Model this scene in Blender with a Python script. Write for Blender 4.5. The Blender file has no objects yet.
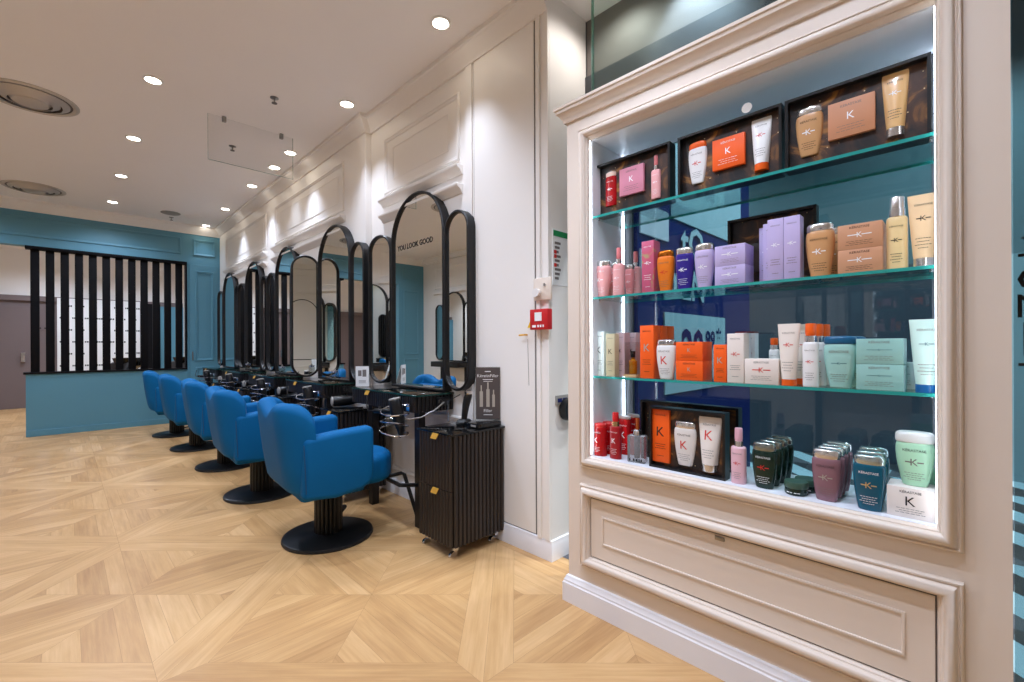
EXPOSURE = 0.22
import bpy, bmesh, math, random
from mathutils import Vector, Matrix
random.seed(7)
C = bpy.context.scene.collection
PI = math.pi
R = math.radians

# ------------------------------------------------------------------ camera model
AZ = R(44.55); FPX = 455.0; HZ = 346.0; H = 1.30      # heading from +Y, focal length in px, horizon row, eye height
SA, CA = math.sin(AZ), math.cos(AZ)
def ray(px): return FPX*SA + (px-512)*CA, FPX*CA - (px-512)*SA
def Yof(px, X): a, b = ray(px); return X*b/a
def zof(px, py, X): a, b = ray(px); return H + (HZ-py)*X/a

# ------------------------------------------------------------------ materials
def lin(c): return tuple(((x/255)/12.92 if x/255 <= .04045 else ((x/255+.055)/1.055)**2.4) for x in c)
M = {}
def mat(name, col, rough=.5, metal=0, spec=.5, var=0, vscale=8, bump=0, bscale=60, trans=0, ior=1.45, emit=0, emitcol=None, coat=0, alpha=1):
    m = bpy.data.materials.new(name); m.use_nodes = True
    nt = m.node_tree; b = nt.nodes['Principled BSDF']
    c = lin(col)+(1,)
    b.inputs['Base Color'].default_value = c
    b.inputs['Roughness'].default_value = rough
    b.inputs['Metallic'].default_value = metal
    b.inputs['Specular IOR Level'].default_value = spec
    b.inputs['Transmission Weight'].default_value = trans
    b.inputs['IOR'].default_value = ior
    b.inputs['Coat Weight'].default_value = coat
    b.inputs['Alpha'].default_value = alpha
    if emit:
        b.inputs['Emission Strength'].default_value = emit
        b.inputs['Emission Color'].default_value = lin(emitcol or col)+(1,)
    if var or bump:
        tc = nt.nodes.new('ShaderNodeTexCoord')
        nz = nt.nodes.new('ShaderNodeTexNoise'); nz.inputs['Scale'].default_value = vscale; nz.inputs['Detail'].default_value = 4
        nt.links.new(tc.outputs['Object'], nz.inputs['Vector'])
        if var:
            mp = nt.nodes.new('ShaderNodeMapRange')
            mp.inputs['To Min'].default_value = 1-var; mp.inputs['To Max'].default_value = 1+var
            nt.links.new(nz.outputs['Fac'], mp.inputs['Value'])
            mx = nt.nodes.new('ShaderNodeMix'); mx.data_type = 'RGBA'; mx.blend_type = 'MULTIPLY'; mx.inputs[0].default_value = 1
            mx.inputs[6].default_value = c
            nt.links.new(mp.outputs['Result'], mx.inputs[7])
            nt.links.new(mx.outputs[2], b.inputs['Base Color'])
        if bump:
            n2 = nt.nodes.new('ShaderNodeTexNoise'); n2.inputs['Scale'].default_value = bscale
            nt.links.new(tc.outputs['Object'], n2.inputs['Vector'])
            bp = nt.nodes.new('ShaderNodeBump'); bp.inputs['Strength'].default_value = bump; bp.inputs['Distance'].default_value = .002
            nt.links.new(n2.outputs['Fac'], bp.inputs['Height']); nt.links.new(bp.outputs['Normal'], b.inputs['Normal'])
    M[name] = m
    return m

def glass_mat(name, tint, gloss=.045):
    """Thin pane: tinted transmission with a Fresnel reflection."""
    m = bpy.data.materials.new(name); m.use_nodes = True; nt = m.node_tree
    nt.nodes.clear()
    out = nt.nodes.new('ShaderNodeOutputMaterial'); mix = nt.nodes.new('ShaderNodeMixShader')
    tr = nt.nodes.new('ShaderNodeBsdfTransparent'); tr.inputs['Color'].default_value = lin(tint)+(1,)
    gl = nt.nodes.new('ShaderNodeBsdfGlossy'); gl.inputs['Roughness'].default_value = .02
    lw = nt.nodes.new('ShaderNodeLayerWeight'); lw.inputs['Blend'].default_value = .5
    pw = nt.nodes.new('ShaderNodeMath'); pw.operation = 'POWER'; pw.inputs[1].default_value = 4.5
    fr = nt.nodes.new('ShaderNodeMath'); fr.operation = 'MULTIPLY_ADD'; fr.inputs[1].default_value = .9; fr.inputs[2].default_value = gloss
    nt.links.new(lw.outputs['Facing'], pw.inputs[0]); nt.links.new(pw.outputs[0], fr.inputs[0])
    nt.links.new(fr.outputs[0], mix.inputs[0]); nt.links.new(tr.outputs[0], mix.inputs[1]); nt.links.new(gl.outputs[0], mix.inputs[2])
    nt.links.new(mix.outputs[0], out.inputs['Surface'])
    M[name] = m
    return m

mat('white_paint', (242, 237, 231), .45, var=.015, vscale=3)
mat('cabinet_paint', (230, 215, 200), .4, var=.015, vscale=3)
mat('ceiling_paint', (248, 244, 241), .7, var=.012, vscale=2)
mat('plinth_white', (236, 234, 236), .4, var=.02)
mat('teal_paint', (92, 146, 166), .45, var=.03, vscale=3)
mat('slat_black', (13, 12, 15), .75, spec=.2)
mat('grey_wall', (118, 110, 106), .6, var=.03)
mat('brown_wall', (118, 104, 102), .6, var=.03)
mat('black_lacquer', (26, 22, 22), .38, var=.05)
mat('black_metal', (20, 19, 20), .42, var=.05)
mat('black_plastic', (16, 16, 18), .3)
mat('black_gloss', (10, 11, 12), .06)
mat('fluted_brown_black', (42, 36, 34), .36, var=.05)
mat('mirror_silver', (240, 242, 240), .0, metal=1)
mat('chrome', (220, 220, 224), .12, metal=1)
mat('brushed_steel', (150, 145, 138), .3, metal=1)
mat('gold', (226, 172, 70), .35, metal=.35)
mat('blue_leather', (0, 92, 146), .66, spec=.18, var=.04, vscale=6, bump=.15, bscale=220)
mat('blue_seam', (7, 70, 116), .55)
mat('red_plastic', (196, 30, 34), .4)
mat('yellow_sticker', (244, 204, 40), .5)
mat('white_plastic', (235, 232, 228), .4)
mat('paper_white', (240, 240, 238), .6)
mat('ink_black', (22, 20, 22), .6)
mat('ink_grey', (120, 112, 108), .6)
mat('ink_red', (214, 44, 36), .5)
mat('ink_white', (246, 246, 246), .5)
mat('ink_silver', (190, 186, 176), .35, metal=.4)
mat('ink_gold', (206, 180, 120), .35, metal=.4)
mat('ink_green', (30, 140, 80), .6)
mat('ink_navy', (22, 34, 96), .6)
mat('ink_teal', (20, 92, 110), .5)
mat('shelf_white', (228, 230, 236), .4)
mat('led', (255, 255, 255), .5, emit=10, emitcol=(222, 238, 255))
mat('lamp_disc', (255, 250, 240), .5, emit=26, emitcol=(255, 246, 230))
mat('lamp_ring', (244, 242, 238), .5)
mat('grille_grey', (150, 146, 140), .5)
mat('vent_metal', (196, 190, 184), .4, metal=.35)
mat('vent_dark', (104, 97, 92), .6)
mat('glass_edge', (54, 176, 166), .12, trans=.3)
glass_mat('clear_glass', (238, 250, 248))
glass_mat('film', (250, 250, 250), .02)
glass_mat('tinted_glass', (200, 218, 222))
glass_mat('acrylic', (246, 246, 244))
mat('mall_blue', (18, 28, 100), .4)
mat('mall_paleblue', (172, 200, 210), .6)
mat('mall_white', (214, 220, 232), .6)
mat('mall_teal', (88, 116, 124), .6)
mat('mall_dark', (62, 68, 80), .5)
mat('mall_side', (132, 160, 168), .6)
mat('mall_grey', (96, 98, 104), .6)
mat('desk_edge', (28, 70, 64), .15)
mat('glass_block', (232, 230, 232), .04, trans=.8, ior=1.25)
mat('dark_grey', (60, 62, 66), .5)
mat('poster_grey', (84, 76, 74), .5)
mat('pane_edge', (150, 196, 176), .15, trans=.7)
mat('red_glow', (150, 40, 60), .5)

# oak parquet: colour of each plank from its own attribute, grain along the plank's U
def oak():
    m = bpy.data.materials.new('oak_parquet'); m.use_nodes = True; nt = m.node_tree; N = nt.nodes; L = nt.links
    b = N['Principled BSDF']
    at = N.new('ShaderNodeAttribute'); at.attribute_name = 'plank'
    uv = N.new('ShaderNodeUVMap'); uv.uv_map = 'UVMap'
    mp = N.new('ShaderNodeMapping'); mp.inputs['Scale'].default_value = (1.3, 22, 1)
    L.new(uv.outputs[0], mp.inputs['Vector'])
    nz = N.new('ShaderNodeTexNoise'); nz.inputs['Scale'].default_value = 2; nz.inputs['Detail'].default_value = 6; nz.inputs['Roughness'].default_value = .66; nz.inputs['Distortion'].default_value = 0
    L.new(mp.outputs[0], nz.inputs['Vector'])
    mp2 = N.new('ShaderNodeMapping'); mp2.inputs['Scale'].default_value = (1.2, 5, 1); L.new(uv.outputs[0], mp2.inputs['Vector'])
    n2 = N.new('ShaderNodeTexNoise'); n2.inputs['Scale'].default_value = 1.5; n2.inputs['Detail'].default_value = 3; L.new(mp2.outputs[0], n2.inputs['Vector'])
    sep = N.new('ShaderNodeSeparateColor'); L.new(at.outputs['Color'], sep.inputs[0])
    r = N.new('ShaderNodeValToRGB'); cr = r.color_ramp
    cr.elements[0].position = 0; cr.elements[0].color = lin((160, 116, 72))+(1,)
    cr.elements[1].position = 1; cr.elements[1].color = lin((228, 190, 140))+(1,)
    e = cr.elements.new(.5); e.color = lin((200, 157, 105))+(1,)
    a1 = N.new('ShaderNodeMath'); a1.operation = 'MULTIPLY_ADD'; a1.inputs[1].default_value = .75; a1.inputs[2].default_value = -.375; L.new(nz.outputs['Fac'], a1.inputs[0])
    a2 = N.new('ShaderNodeMath'); a2.operation = 'MULTIPLY_ADD'; a2.inputs[1].default_value = .34; a2.inputs[2].default_value = .31; L.new(sep.outputs[0], a2.inputs[0])
    a3 = N.new('ShaderNodeMath'); a3.operation = 'ADD'; L.new(a1.outputs[0], a3.inputs[0]); L.new(a2.outputs[0], a3.inputs[1])
    a4 = N.new('ShaderNodeMath'); a4.operation = 'MULTIPLY_ADD'; a4.inputs[1].default_value = .6; a4.inputs[2].default_value = -.3; L.new(n2.outputs['Fac'], a4.inputs[0])
    a5 = N.new('ShaderNodeMath'); a5.operation = 'ADD'; L.new(a3.outputs[0], a5.inputs[0]); L.new(a4.outputs[0], a5.inputs[1])
    L.new(a5.outputs[0], r.inputs[0]); L.new(r.outputs[0], b.inputs['Base Color'])
    b.inputs['Roughness'].default_value = .38
    b.inputs['Specular IOR Level'].default_value = .4
    bp = N.new('ShaderNodeBump'); bp.inputs['Strength'].default_value = .12; bp.inputs['Distance'].default_value = .001
    L.new(nz.outputs['Fac'], bp.inputs['Height']); L.new(bp.outputs[0], b.inputs['Normal'])
    M['oak'] = m
oak()
mat('floor_joint', (164, 126, 84), .6)

# dark gift-box card with gold swirls and sparks
def swirl():
    m = bpy.data.materials.new('swirl_card'); m.use_nodes = True; nt = m.node_tree; N = nt.nodes; L = nt.links
    b = N['Principled BSDF']; tc = N.new('ShaderNodeTexCoord')
    n = N.new('ShaderNodeTexNoise'); n.inputs['Scale'].default_value = 6; n.inputs['Detail'].default_value = 6; n.inputs['Distortion'].default_value = 2.6
    L.new(tc.outputs['Object'], n.inputs['Vector'])
    r = N.new('ShaderNodeValToRGB'); cr = r.color_ramp
    cr.elements[0].position = .40; cr.elements[0].color = lin((22, 15, 16))+(1,)
    cr.elements[1].position = .8; cr.elements[1].color = lin((214, 146, 60))+(1,)
    e = cr.elements.new(.56); e.color = lin((70, 42, 26))+(1,)
    L.new(n.outputs['Fac'], r.inputs[0])
    v = N.new('ShaderNodeTexVoronoi'); v.inputs['Scale'].default_value = 55; L.new(tc.outputs['Object'], v.inputs['Vector'])
    lt = N.new('ShaderNodeMath'); lt.operation = 'LESS_THAN'; lt.inputs[1].default_value = .11; L.new(v.outputs['Distance'], lt.inputs[0])
    sp = N.new('ShaderNodeSeparateColor'); L.new(v.outputs['Color'], sp.inputs[0])
    gt = N.new('ShaderNodeMath'); gt.operation = 'GREATER_THAN'; gt.inputs[1].default_value = .72; L.new(sp.outputs[0], gt.inputs[0])
    mu = N.new('ShaderNodeMath'); mu.operation = 'MULTIPLY'; L.new(lt.outputs[0], mu.inputs[0]); L.new(gt.outputs[0], mu.inputs[1])
    mx = N.new('ShaderNodeMix'); mx.data_type = 'RGBA'; L.new(mu.outputs[0], mx.inputs[0]); L.new(r.outputs[0], mx.inputs[6]); mx.inputs[7].default_value = lin((240, 214, 160))+(1,)
    L.new(mx.outputs[2], b.inputs['Base Color']); b.inputs['Roughness'].default_value = .4
    M['swirl'] = m
swirl()

# iridescent carton: pink, green, orange bands
def irid():
    m = bpy.data.materials.new('iridescent_card'); m.use_nodes = True; nt = m.node_tree; N = nt.nodes; L = nt.links
    b = N['Principled BSDF']; tc = N.new('ShaderNodeTexCoord')
    n = N.new('ShaderNodeTexNoise'); n.inputs['Scale'].default_value = 12; n.inputs['Distortion'].default_value = 1.2; L.new(tc.outputs['Object'], n.inputs['Vector'])
    r = N.new('ShaderNodeValToRGB'); cr = r.color_ramp
    cols = [(.3, (206, 90, 120)), (.45, (196, 92, 124)), (.55, (196, 92, 110)), (.66, (150, 176, 110)), (.8, (226, 110, 60))]
    cr.elements[0].position, cr.elements[0].color = cols[0][0], lin(cols[0][1])+(1,)
    cr.elements[1].position, cr.elements[1].color = cols[-1][0], lin(cols[-1][1])+(1,)
    for p, c in cols[1:-1]: cr.elements.new(p).color = lin(c)+(1,)
    L.new(n.outputs['Fac'], r.inputs[0]); L.new(r.outputs[0], b.inputs['Base Color']); b.inputs['Roughness'].default_value = .25
    M['irid'] = m
irid()

# ------------------------------------------------------------------ mesh builder
class MB:
    def __init__(s): s.v = []; s.f = []; s.m = []
    def box(s, x0, x1, y0, y1, z0, z1, m=0):
        n = len(s.v)
        s.v += [(x0,y0,z0),(x1,y0,z0),(x1,y1,z0),(x0,y1,z0),(x0,y0,z1),(x1,y0,z1),(x1,y1,z1),(x0,y1,z1)]
        for q in ((0,3,2,1),(4,5,6,7),(0,1,5,4),(1,2,6,5),(2,3,7,6),(3,0,4,7)):
            s.f.append([n+i for i in q]); s.m.append(m)
        return s
    def quad(s, *p, m=0):
        n = len(s.v); s.v += [tuple(q) for q in p]; s.f.append(list(range(n, n+len(p)))); s.m.append(m); return s
    def loft(s, rings, m=0, closed=False, cap=True, ring_closed=True):
        n = len(s.v); k = len(rings[0])
        for r in rings: s.v += [tuple(p) for p in r]
        cnt = len(rings)
        for i in range(cnt if closed else cnt-1):
            a = n+i*k; b = n+((i+1) % cnt)*k
            for j in range(k if ring_closed else k-1):
                j2 = (j+1) % k
                s.f.append([a+j, a+j2, b+j2, b+j]); s.m.append(m)
        if cap and not closed and ring_closed:
            s.f.append([n+j for j in range(k-1, -1, -1)]); s.m.append(m)
            s.f.append([n+(cnt-1)*k+j for j in range(k)]); s.m.append(m)
        return s
    def prism(s, poly, z0, z1, m=0, P=None):
        P = P or (lambda x, y, z: (x, y, z))
        return s.loft([[P(x, y, z0) for x, y in poly], [P(x, y, z1) for x, y in poly]], m)
    def lathe(s, prof, n=32, cx=0, cy=0, cz=0, sx=1, sy=1, e=2, m=0, axis='z', cap=True):
        rings = []
        for r, z in prof:
            ring = []
            for j in range(n):
                a = 2*PI*j/n; c, d = math.cos(a), math.sin(a)
                x = math.copysign(abs(c)**(2/e), c)*r*sx; y = math.copysign(abs(d)**(2/e), d)*r*sy
                if axis == 'z': ring.append((cx+x, cy+y, cz+z))
                elif axis == 'y': ring.append((cx+x, cy+z, cz+y))
                else: ring.append((cx+z, cy+x, cz+y))
            rings.append(ring)
        return s.loft(rings, m, cap=cap)
    def tube(s, path, r, n=8, m=0, closed=False):
        pts = [Vector(p) for p in path]; rings = []; up = Vector((0, 0, 1)); prev = None
        for i, p in enumerate(pts):
            if closed: t = pts[(i+1) % len(pts)]-pts[i-1]
            else: t = pts[min(i+1, len(pts)-1)]-pts[max(i-1, 0)]
            t.normalize()
            a = prev-prev.dot(t)*t if prev is not None else t.cross(up)
            if a.length < 1e-4: a = t.cross(Vector((1, 0, 0)))
            a.normalize(); prev = a; b = t.cross(a)
            rr = r[i] if isinstance(r, (list, tuple)) else r
            rings.append([p+a*math.cos(2*PI*j/n)*rr+b*math.sin(2*PI*j/n)*rr for j in range(n)])
        return s.loft(rings, m, closed=closed)
    def text(s, string, h, place, m=0, align=0, bold=0):
        vs, fs, w = text_geo(string, bold); n = len(s.v); k = h
        for x, y in vs: s.v.append(tuple(place((x-(w/2 if align == 0 else 0))*k, y*k)))
        for f in fs: s.f.append([n+i for i in f]); s.m.append(m)
        return s
    def build(s, name, mats, parent=None, loc=(0,0,0), rot=(0,0,0), bevel=0, seg=2, smooth=35, **tags):
        me = bpy.data.meshes.new(name); me.from_pydata([tuple(p) for p in s.v], [], s.f)
        if not isinstance(mats, (list, tuple)): mats = [mats]
        for q in mats: me.materials.append(M[q] if isinstance(q, str) else q)
        for p, i in zip(me.polygons, s.m): p.material_index = i
        if bevel or True:
            bm = bmesh.new(); bm.from_mesh(me)
            if bevel:
                ed = [e for e in bm.edges if len(e.link_faces) == 2 and e.calc_face_angle(0) > R(40)]
                bmesh.ops.bevel(bm, geom=ed, offset=bevel, segments=seg, profile=.5, affect='EDGES', clamp_overlap=True)
            bmesh.ops.recalc_face_normals(bm, faces=bm.faces)
            bm.to_mesh(me); bm.free()
        if smooth:
            for p in me.polygons: p.use_smooth = True
            me.set_sharp_from_angle(angle=R(smooth))
        o = bpy.data.objects.new(name, me); C.objects.link(o)
        o.location = loc; o.rotation_euler = rot
        if parent: o.parent = parent
        for k, q in tags.items():
            if q: o[k] = q
        return o

_txt = {}
def text_geo(string, bold=0):
    """Lettering outline as flat faces, baseline at 0, capital height 1."""
    if (string, bold) in _txt: return _txt[(string, bold)]
    cu = bpy.data.curves.new('t', 'FONT'); cu.body = string; cu.size = 1; cu.resolution_u = 2; cu.offset = bold
    o = bpy.data.objects.new('t', cu); C.objects.link(o)
    dg = bpy.context.evaluated_depsgraph_get(); dg.update()
    me = bpy.data.meshes.new_from_object(o.evaluated_get(dg))
    vs = [(v.co.x/.69, v.co.y/.69) for v in me.vertices]; fs = [list(p.vertices) for p in me.polygons]
    x0 = min(v[0] for v in vs); vs = [(x-x0, y) for x, y in vs]; w = max(v[0] for v in vs)
    bpy.data.objects.remove(o); bpy.data.curves.remove(cu); bpy.data.meshes.remove(me)
    _txt[(string, bold)] = (vs, fs, w)
    return _txt[(string, bold)]

def empty(name, loc, rz=0, **tags):
    o = bpy.data.objects.new(name, None); C.objects.link(o); o.empty_display_size = .1
    o.location = loc; o.rotation_euler = (0, 0, rz)
    for k, q in tags.items():
        if q: o[k] = q
    return o
def copy_tree(o, loc=None, rz=None, parent=None, label=None):
    c = o.copy(); C.objects.link(c)
    if parent: c.parent = parent
    if loc is not None: c.location = loc
    if rz is not None: c.rotation_euler = (0, 0, rz)
    if label: c['label'] = label
    for ch in list(o.children): copy_tree(ch, parent=c)
    return c
def mould(mb, P, u0, u1, v0, v1, prof, m=0):
    """Mitred rectangular moulding; prof = [(inset from the outer edge, height above the plane)]."""
    corners = [(u0, v0, 1, 1), (u1, v0, -1, 1), (u1, v1, -1, -1), (u0, v1, 1, -1)]
    mb.loft([[P(u+su*a, v+sv*a, h) for a, h in prof] for u, v, su, sv in corners], m, closed=True, ring_closed=True)
    return mb
def S(name, mb, mats, **k): return mb.build(name, mats, kind='structure', **k)
# ------------------------------------------------------------------ the setting
XW1, XW2, ZC, YF, XO, YB, XD = 2.10, 2.04, 3.45, 9.70, -2.35, -2.60, 1.84
YJ = 4.04                                        # where the mirror wall steps forward

# floor: square panels of .89 m with crossed double bands and mitred planks
def clip(poly, a, b, c):                         # keep a*x+b*y<=c
    out = []
    for i, p in enumerate(poly):
        q = poly[(i+1) % len(poly)]
        dp, dq = a*p[0]+b*p[1]-c, a*q[0]+b*q[1]-c
        if dp <= 1e-9: out.append(p)
        if (dp < -1e-9 and dq > 1e-9) or (dp > 1e-9 and dq < -1e-9):
            t = dp/(dp-dq); out.append((p[0]+t*(q[0]-p[0]), p[1]+t*(q[1]-p[1])))
    return out
def build_floor():
    T = .89; bw = .116; h = T/2
    V, F, U, A = [], [], [], []
    def add(poly, ox, oy, along, j):
        if len(poly) < 3: return
        r = random.random(); off = random.random()*30
        src = poly; ar = sum(src[i-1][0]*src[i][1]-src[i][0]*src[i-1][1] for i in range(len(src)))
        for i in range(len(src)):                        # pull every edge in by .6 mm: the joint shows between planks
            (xa, ya), (xb, yb) = src[i-1], src[i]; l_ = math.hypot(xb-xa, yb-ya)
            if l_ < 1e-6: continue
            g = 1 if ar > 0 else -1; nx, ny = (yb-ya)/l_*g, -(xb-xa)/l_*g
            poly = clip(poly, nx, ny, nx*xa+ny*ya-.0006)
        if len(poly) < 3: return
        n = len(V); c, s_ = along
        for x, y in poly: V.append((x+ox, y+oy, 0))
        F.append(list(range(n, n+len(poly)))); A.append(r)
        U.append([((x*c+y*s_)+off, (-x*s_+y*c)+off*1.7) for x, y in poly])
    q = math.sqrt(.5)
    for i in range(-6, 4):
        for j in range(-5, 15):
            ox, oy = .255+T*(i+.5), 1.33+T*(j+.5)
            if ox > 2.6+h or oy > 14.6: continue
            cell = [(-h, -h), (h, -h), (h, h), (-h, h)]
            # two planks along one diagonal, mitred planks either side
            sg = 1 if (i+j) % 2 else -1                      # which diagonal carries the double band
            for k in (-1, 0):
                p = clip(clip(cell, q, -q*sg, (k+1)*bw), -q, q*sg, -k*bw); add(p, ox, oy, (q, q*sg), 0)
            for d, al in (((1, 0), (0, 1)), ((-1, 0), (0, 1)), ((0, 1), (1, 0)), ((0, -1), (1, 0))):
                tri = cell
                for s1 in (1, -1):
                    nx, ny = -d[0]+s1*d[1], -d[1]+s1*d[0]     # |perp| < along, less the band
                    band = abs(nx*1+ny*sg) < .01             # this side borders the band (its line is x = sg*y)
                    tri = clip(tri, nx*q, ny*q, -bw if band else 0)
                for k in range(5):
                    hi = h-(0 if k == 0 else .087+(k-1)*.12); lo = h-(.087+k*.12)
                    add(clip(clip(tri, d[0], d[1], hi), -d[0], -d[1], -lo), ox, oy, al, 0)
    me = bpy.data.meshes.new('floor'); me.from_pydata(V, [], F); me.materials.append(M['oak'])
    me.uv_layers.new(name='UVMap'); me.color_attributes.new('plank', 'FLOAT_COLOR', 'CORNER')
    uv = me.uv_layers['UVMap']; at = me.color_attributes['plank']
    li = 0
    for fi, f in enumerate(F):
        for k in range(len(f)):
            uv.data[li].uv = U[fi][k]; at.data[li].color = (A[fi],)*3+(1,); li += 1
    # the joints are the bed seen between the planks, half a millimetre lower
    bm = bmesh.new(); bm.from_mesh(me); me.materials.append(M['floor_joint'])
    f = bm.faces.new([bm.verts.new(q) for q in ((-5.1, -2.7, -.0005), (2.95, -2.7, -.0005), (2.95, 14.6, -.0005), (-5.1, 14.6, -.0005))]); f.material_index = 1
    bm.normal_update()
    for f in bm.faces:
        if f.normal.z < 0: f.normal_flip()
    bm.to_mesh(me); bm.free()
    o = bpy.data.objects.new('floor', me); C.objects.link(o); o['kind'] = 'structure'
build_floor()

S('ceiling', MB().box(XO-.2, 2.6, YB-.2, YF+.1, ZC, ZC+.1), 'ceiling_paint')
w = MB()
w.box(XW1, 2.47, 1.80, YJ, 0, ZC).box(XW2, 2.47, YJ, YF, 0, ZC)
S('wall_right', w, 'white_paint')

# mirror wall: upper panels, ledges, door trim
FR = [(0, 0), (.004, .014), (.016, .018), (.022, .010), (.034, .010), (.04, .004), (.042, 0)]
t = MB()
def PW(X): return lambda u, v, h: (X-h, u, v)
def ledge(mb, X, y0, y1, z):
    pr = [(0, 0), (.012, 0), (.03, .03), (.055, .042), (.06, .055), (.06, .066), (0, .066)]
    mb.loft([[(X-a, y0, z+b) for a, b in pr], [(X-a, y1, z+b) for a, b in pr]])
for X, y0, y1 in ((XW1, 2.67, 3.78), (XW2, 4.50, 6.62), (XW2, 6.98, 9.2)):
    mould(t, PW(X), y0, y1, 2.68, 3.19, FR)
    mould(t, PW(X), y0+.14, y1-.14, 2.79, 3.08, [(0, 0), (0, .004), (.008, .004), (.008, 0)])
    ledge(t, X, y0-.03, y1+.03, 2.57); ledge(t, X, y0-.03, y1+.03, 2.43)
for X, y0, y1 in ((XW1, 2.67, 3.78), (XW2, 4.50, 6.62), (XW2, 6.98, 9.2)):
    mould(t, PW(X), y0, y1, .2, .78, FR)
t.box(XW1-.012, XW1, 2.525, 2.60, .12, 3.36)                                   # flat strip beside the hidden door
for a, b, p in ((1.80, 1.83, .018), (1.83, 1.865, .010), (1.865, 1.895, .022)):    # moulded end post
    t.box(XW1-p, XW1, a, b, .12, 3.40)
S('trim_1', t, 'white_paint', bevel=.002, seg=1)
cp = [(0, 0), (.018, 0), (.022, .012), (.03, .018), (.05, .05), (.085, .075), (.09, .085), (.105, .09), (.105, .12), (0, .12)]
c = MB()
def crown(mb, X, y0, y1, e0=0, e1=0):
    mb.loft([[(X-a, y0-e0*a, 3.33+b) for a, b in cp], [(X-a, y1+e1*a, 3.33+b) for a, b in cp]])
crown(c, XW1, 1.801, YJ, 0, -1); crown(c, XW2, YJ, YF, 1, 0)
c.loft([[(XW2-a, YJ-a, 3.33+b) for a, b in cp], [(XW1, YJ-a, 3.33+b) for a, b in cp]])
S('trim_2', c, 'white_paint')
c = MB(); c.loft([[(XO, YF-a, 3.30+b*1.25) for a, b in cp], [(XW2, YF-a, 3.30+b*1.25) for a, b in cp]])
S('trim_3', c, 'white_paint')
bp = [(0, 0), (.02, 0), (.02, .085), (.014, .1), (.012, .118), (0, .122)]
b = MB()
b.loft([[(XW1-a, 1.80-a, z) for a, z in bp], [(XW1-a, YJ, z) for a, z in bp]])
b.loft([[(XW1-a, 1.80-a, z) for a, z in bp], [(2.47, 1.80-a, z) for a, z in bp]])
b.loft([[(XW2-a, YJ-a, z) for a, z in bp], [(XW2-a, YF, z) for a, z in bp]])
b.loft([[(XW2-a, YJ-a, z) for a, z in bp], [(XW1, YJ-a, z) for a, z in bp]])
S('baseboard_right', b, 'plinth_white')

# hidden flush door in the mirror wall
d = S('door_1', MB().box(XW1-.006, XW1+.02, 1.925, 2.505, .128, 3.355), 'white_paint', bevel=.001, seg=1)
MB().box(XW1-.001, XW1+.01, 1.917, 2.513, .122, 3.363).build('shadow_gap', 'vent_dark', parent=d)
h_ = MB().tube([(XW1-.006, 1.99, 1.37), (XW1-.035, 1.99, 1.37), (XW1-.038, 2.03, 1.368)], .006, 8)
h_.build('handle', 'gold', parent=d, label='small gold handle')
MB().tube([(XW1-.007, 1.985, 1.345), (XW1-.007, 1.975, 1.05)], .0015, 6).build('key_cord', 'grille_grey', parent=d)

# far teal wall: fascia, column, low partition, left pier
w = MB()
w.box(XO, XW2, YF, YF+.16, 2.80, ZC).box(1.54, XW2, YF, YF+.16, 0, 2.80).box(-.40, 1.54, YF, YF+.16, 0, .915).box(XO, -1.65, YF, YF+.16, 0, 2.80)
S('wall_far', w, 'teal_paint')
t = MB()
PF = lambda u, v, h: (u, YF-h, v)
mould(t, PF, XO+.15, -1.75, 2.93, 3.22, FR); mould(t, PF, -1.6, 1.46, 2.93, 3.22, FR); mould(t, PF, 1.63, 1.97, 2.93, 3.22, FR)
mould(t, PF, -2.2, -1.78, 1.1, 2.66, FR); mould(t, PF, -2.2, -1.78, .2, 1.0, FR)
t.box(-.40, 1.54, YF-.018, YF, 0, .09); t.box(XO, -1.65, YF-.018, YF, 0, .09); t.box(1.54, XW2, YF-.018, YF, 0, .09)
t.box(1.545, 1.565, YF-.012, YF, .09, 2.8)
S('trim_4', t, 'teal_paint', bevel=.002, seg=1)
d = S('door_2', MB().box(1.58, 2.0, YF-.012, YF, .1, 2.77), 'teal_paint', bevel=.002, seg=1)
t = MB(); PD = lambda u, v, h: (u, YF-.012-h, v)
mould(t, PD, 1.66, 1.94, 1.06, 2.66, FR); mould(t, PD, 1.66, 1.94, .2, .95, FR)
t.build('panel_moulding', 'teal_paint', parent=d)
MB().tube([(1.615, YF-.012, 1.22), (1.615, YF-.045, 1.22), (1.615, YF-.045, 1.08), (1.615, YF-.012, 1.08)], .008, 8).build('handle', 'brushed_steel', parent=d, label='small steel pull handle')

# opposite and rear walls (they close the room and appear in the mirrors)
w = MB(); w.box(XO-.15, XO, YB, YF+.16, 0, ZC)
S('wall_left', w, 'white_paint')
t = MB(); PL = lambda u, v, h: (XO+h, u, v)
for y0, y1 in ((-2, -.2), (.1, 2.0), (2.3, 4.2), (4.5, 6.6), (6.95, 9.2)):
    mould(t, PL, y0, y1, 2.68, 3.19, FR); mould(t, PL, y0, y1, .25, .8, FR)
    t.box(XO, XO+.05, y0-.03, y1+.03, 2.55, 2.61)
t.box(XO, XO+.1, YB, YF, 3.33, ZC); t.box(XO, XO+.02, YB, YF, 0, .12)
S('trim_5', t, 'white_paint', bevel=.004, seg=1)
S('wall_rear', MB().box(XO, 2.6, YB-.15, YB, 0, ZC), 'white_paint')
t = MB(); PR = lambda u, v, h: (u, YB+h, v)
for u0, u1 in ((-2.1, -.4), (-.1, 2.1)):
    mould(t, PR, u0, u1, 2.68, 3.19, FR); mould(t, PR, u0, u1, .25, .8, FR); t.box(u0-.03, u1+.03, YB, YB+.05, 2.55, 2.61)
t.box(XO, 2.6, YB, YB+.1, 3.33, ZC); t.box(XO, 2.6, YB, YB+.02, 0, .12)
S('trim_6', t, 'white_paint', bevel=.004, seg=1)

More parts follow.
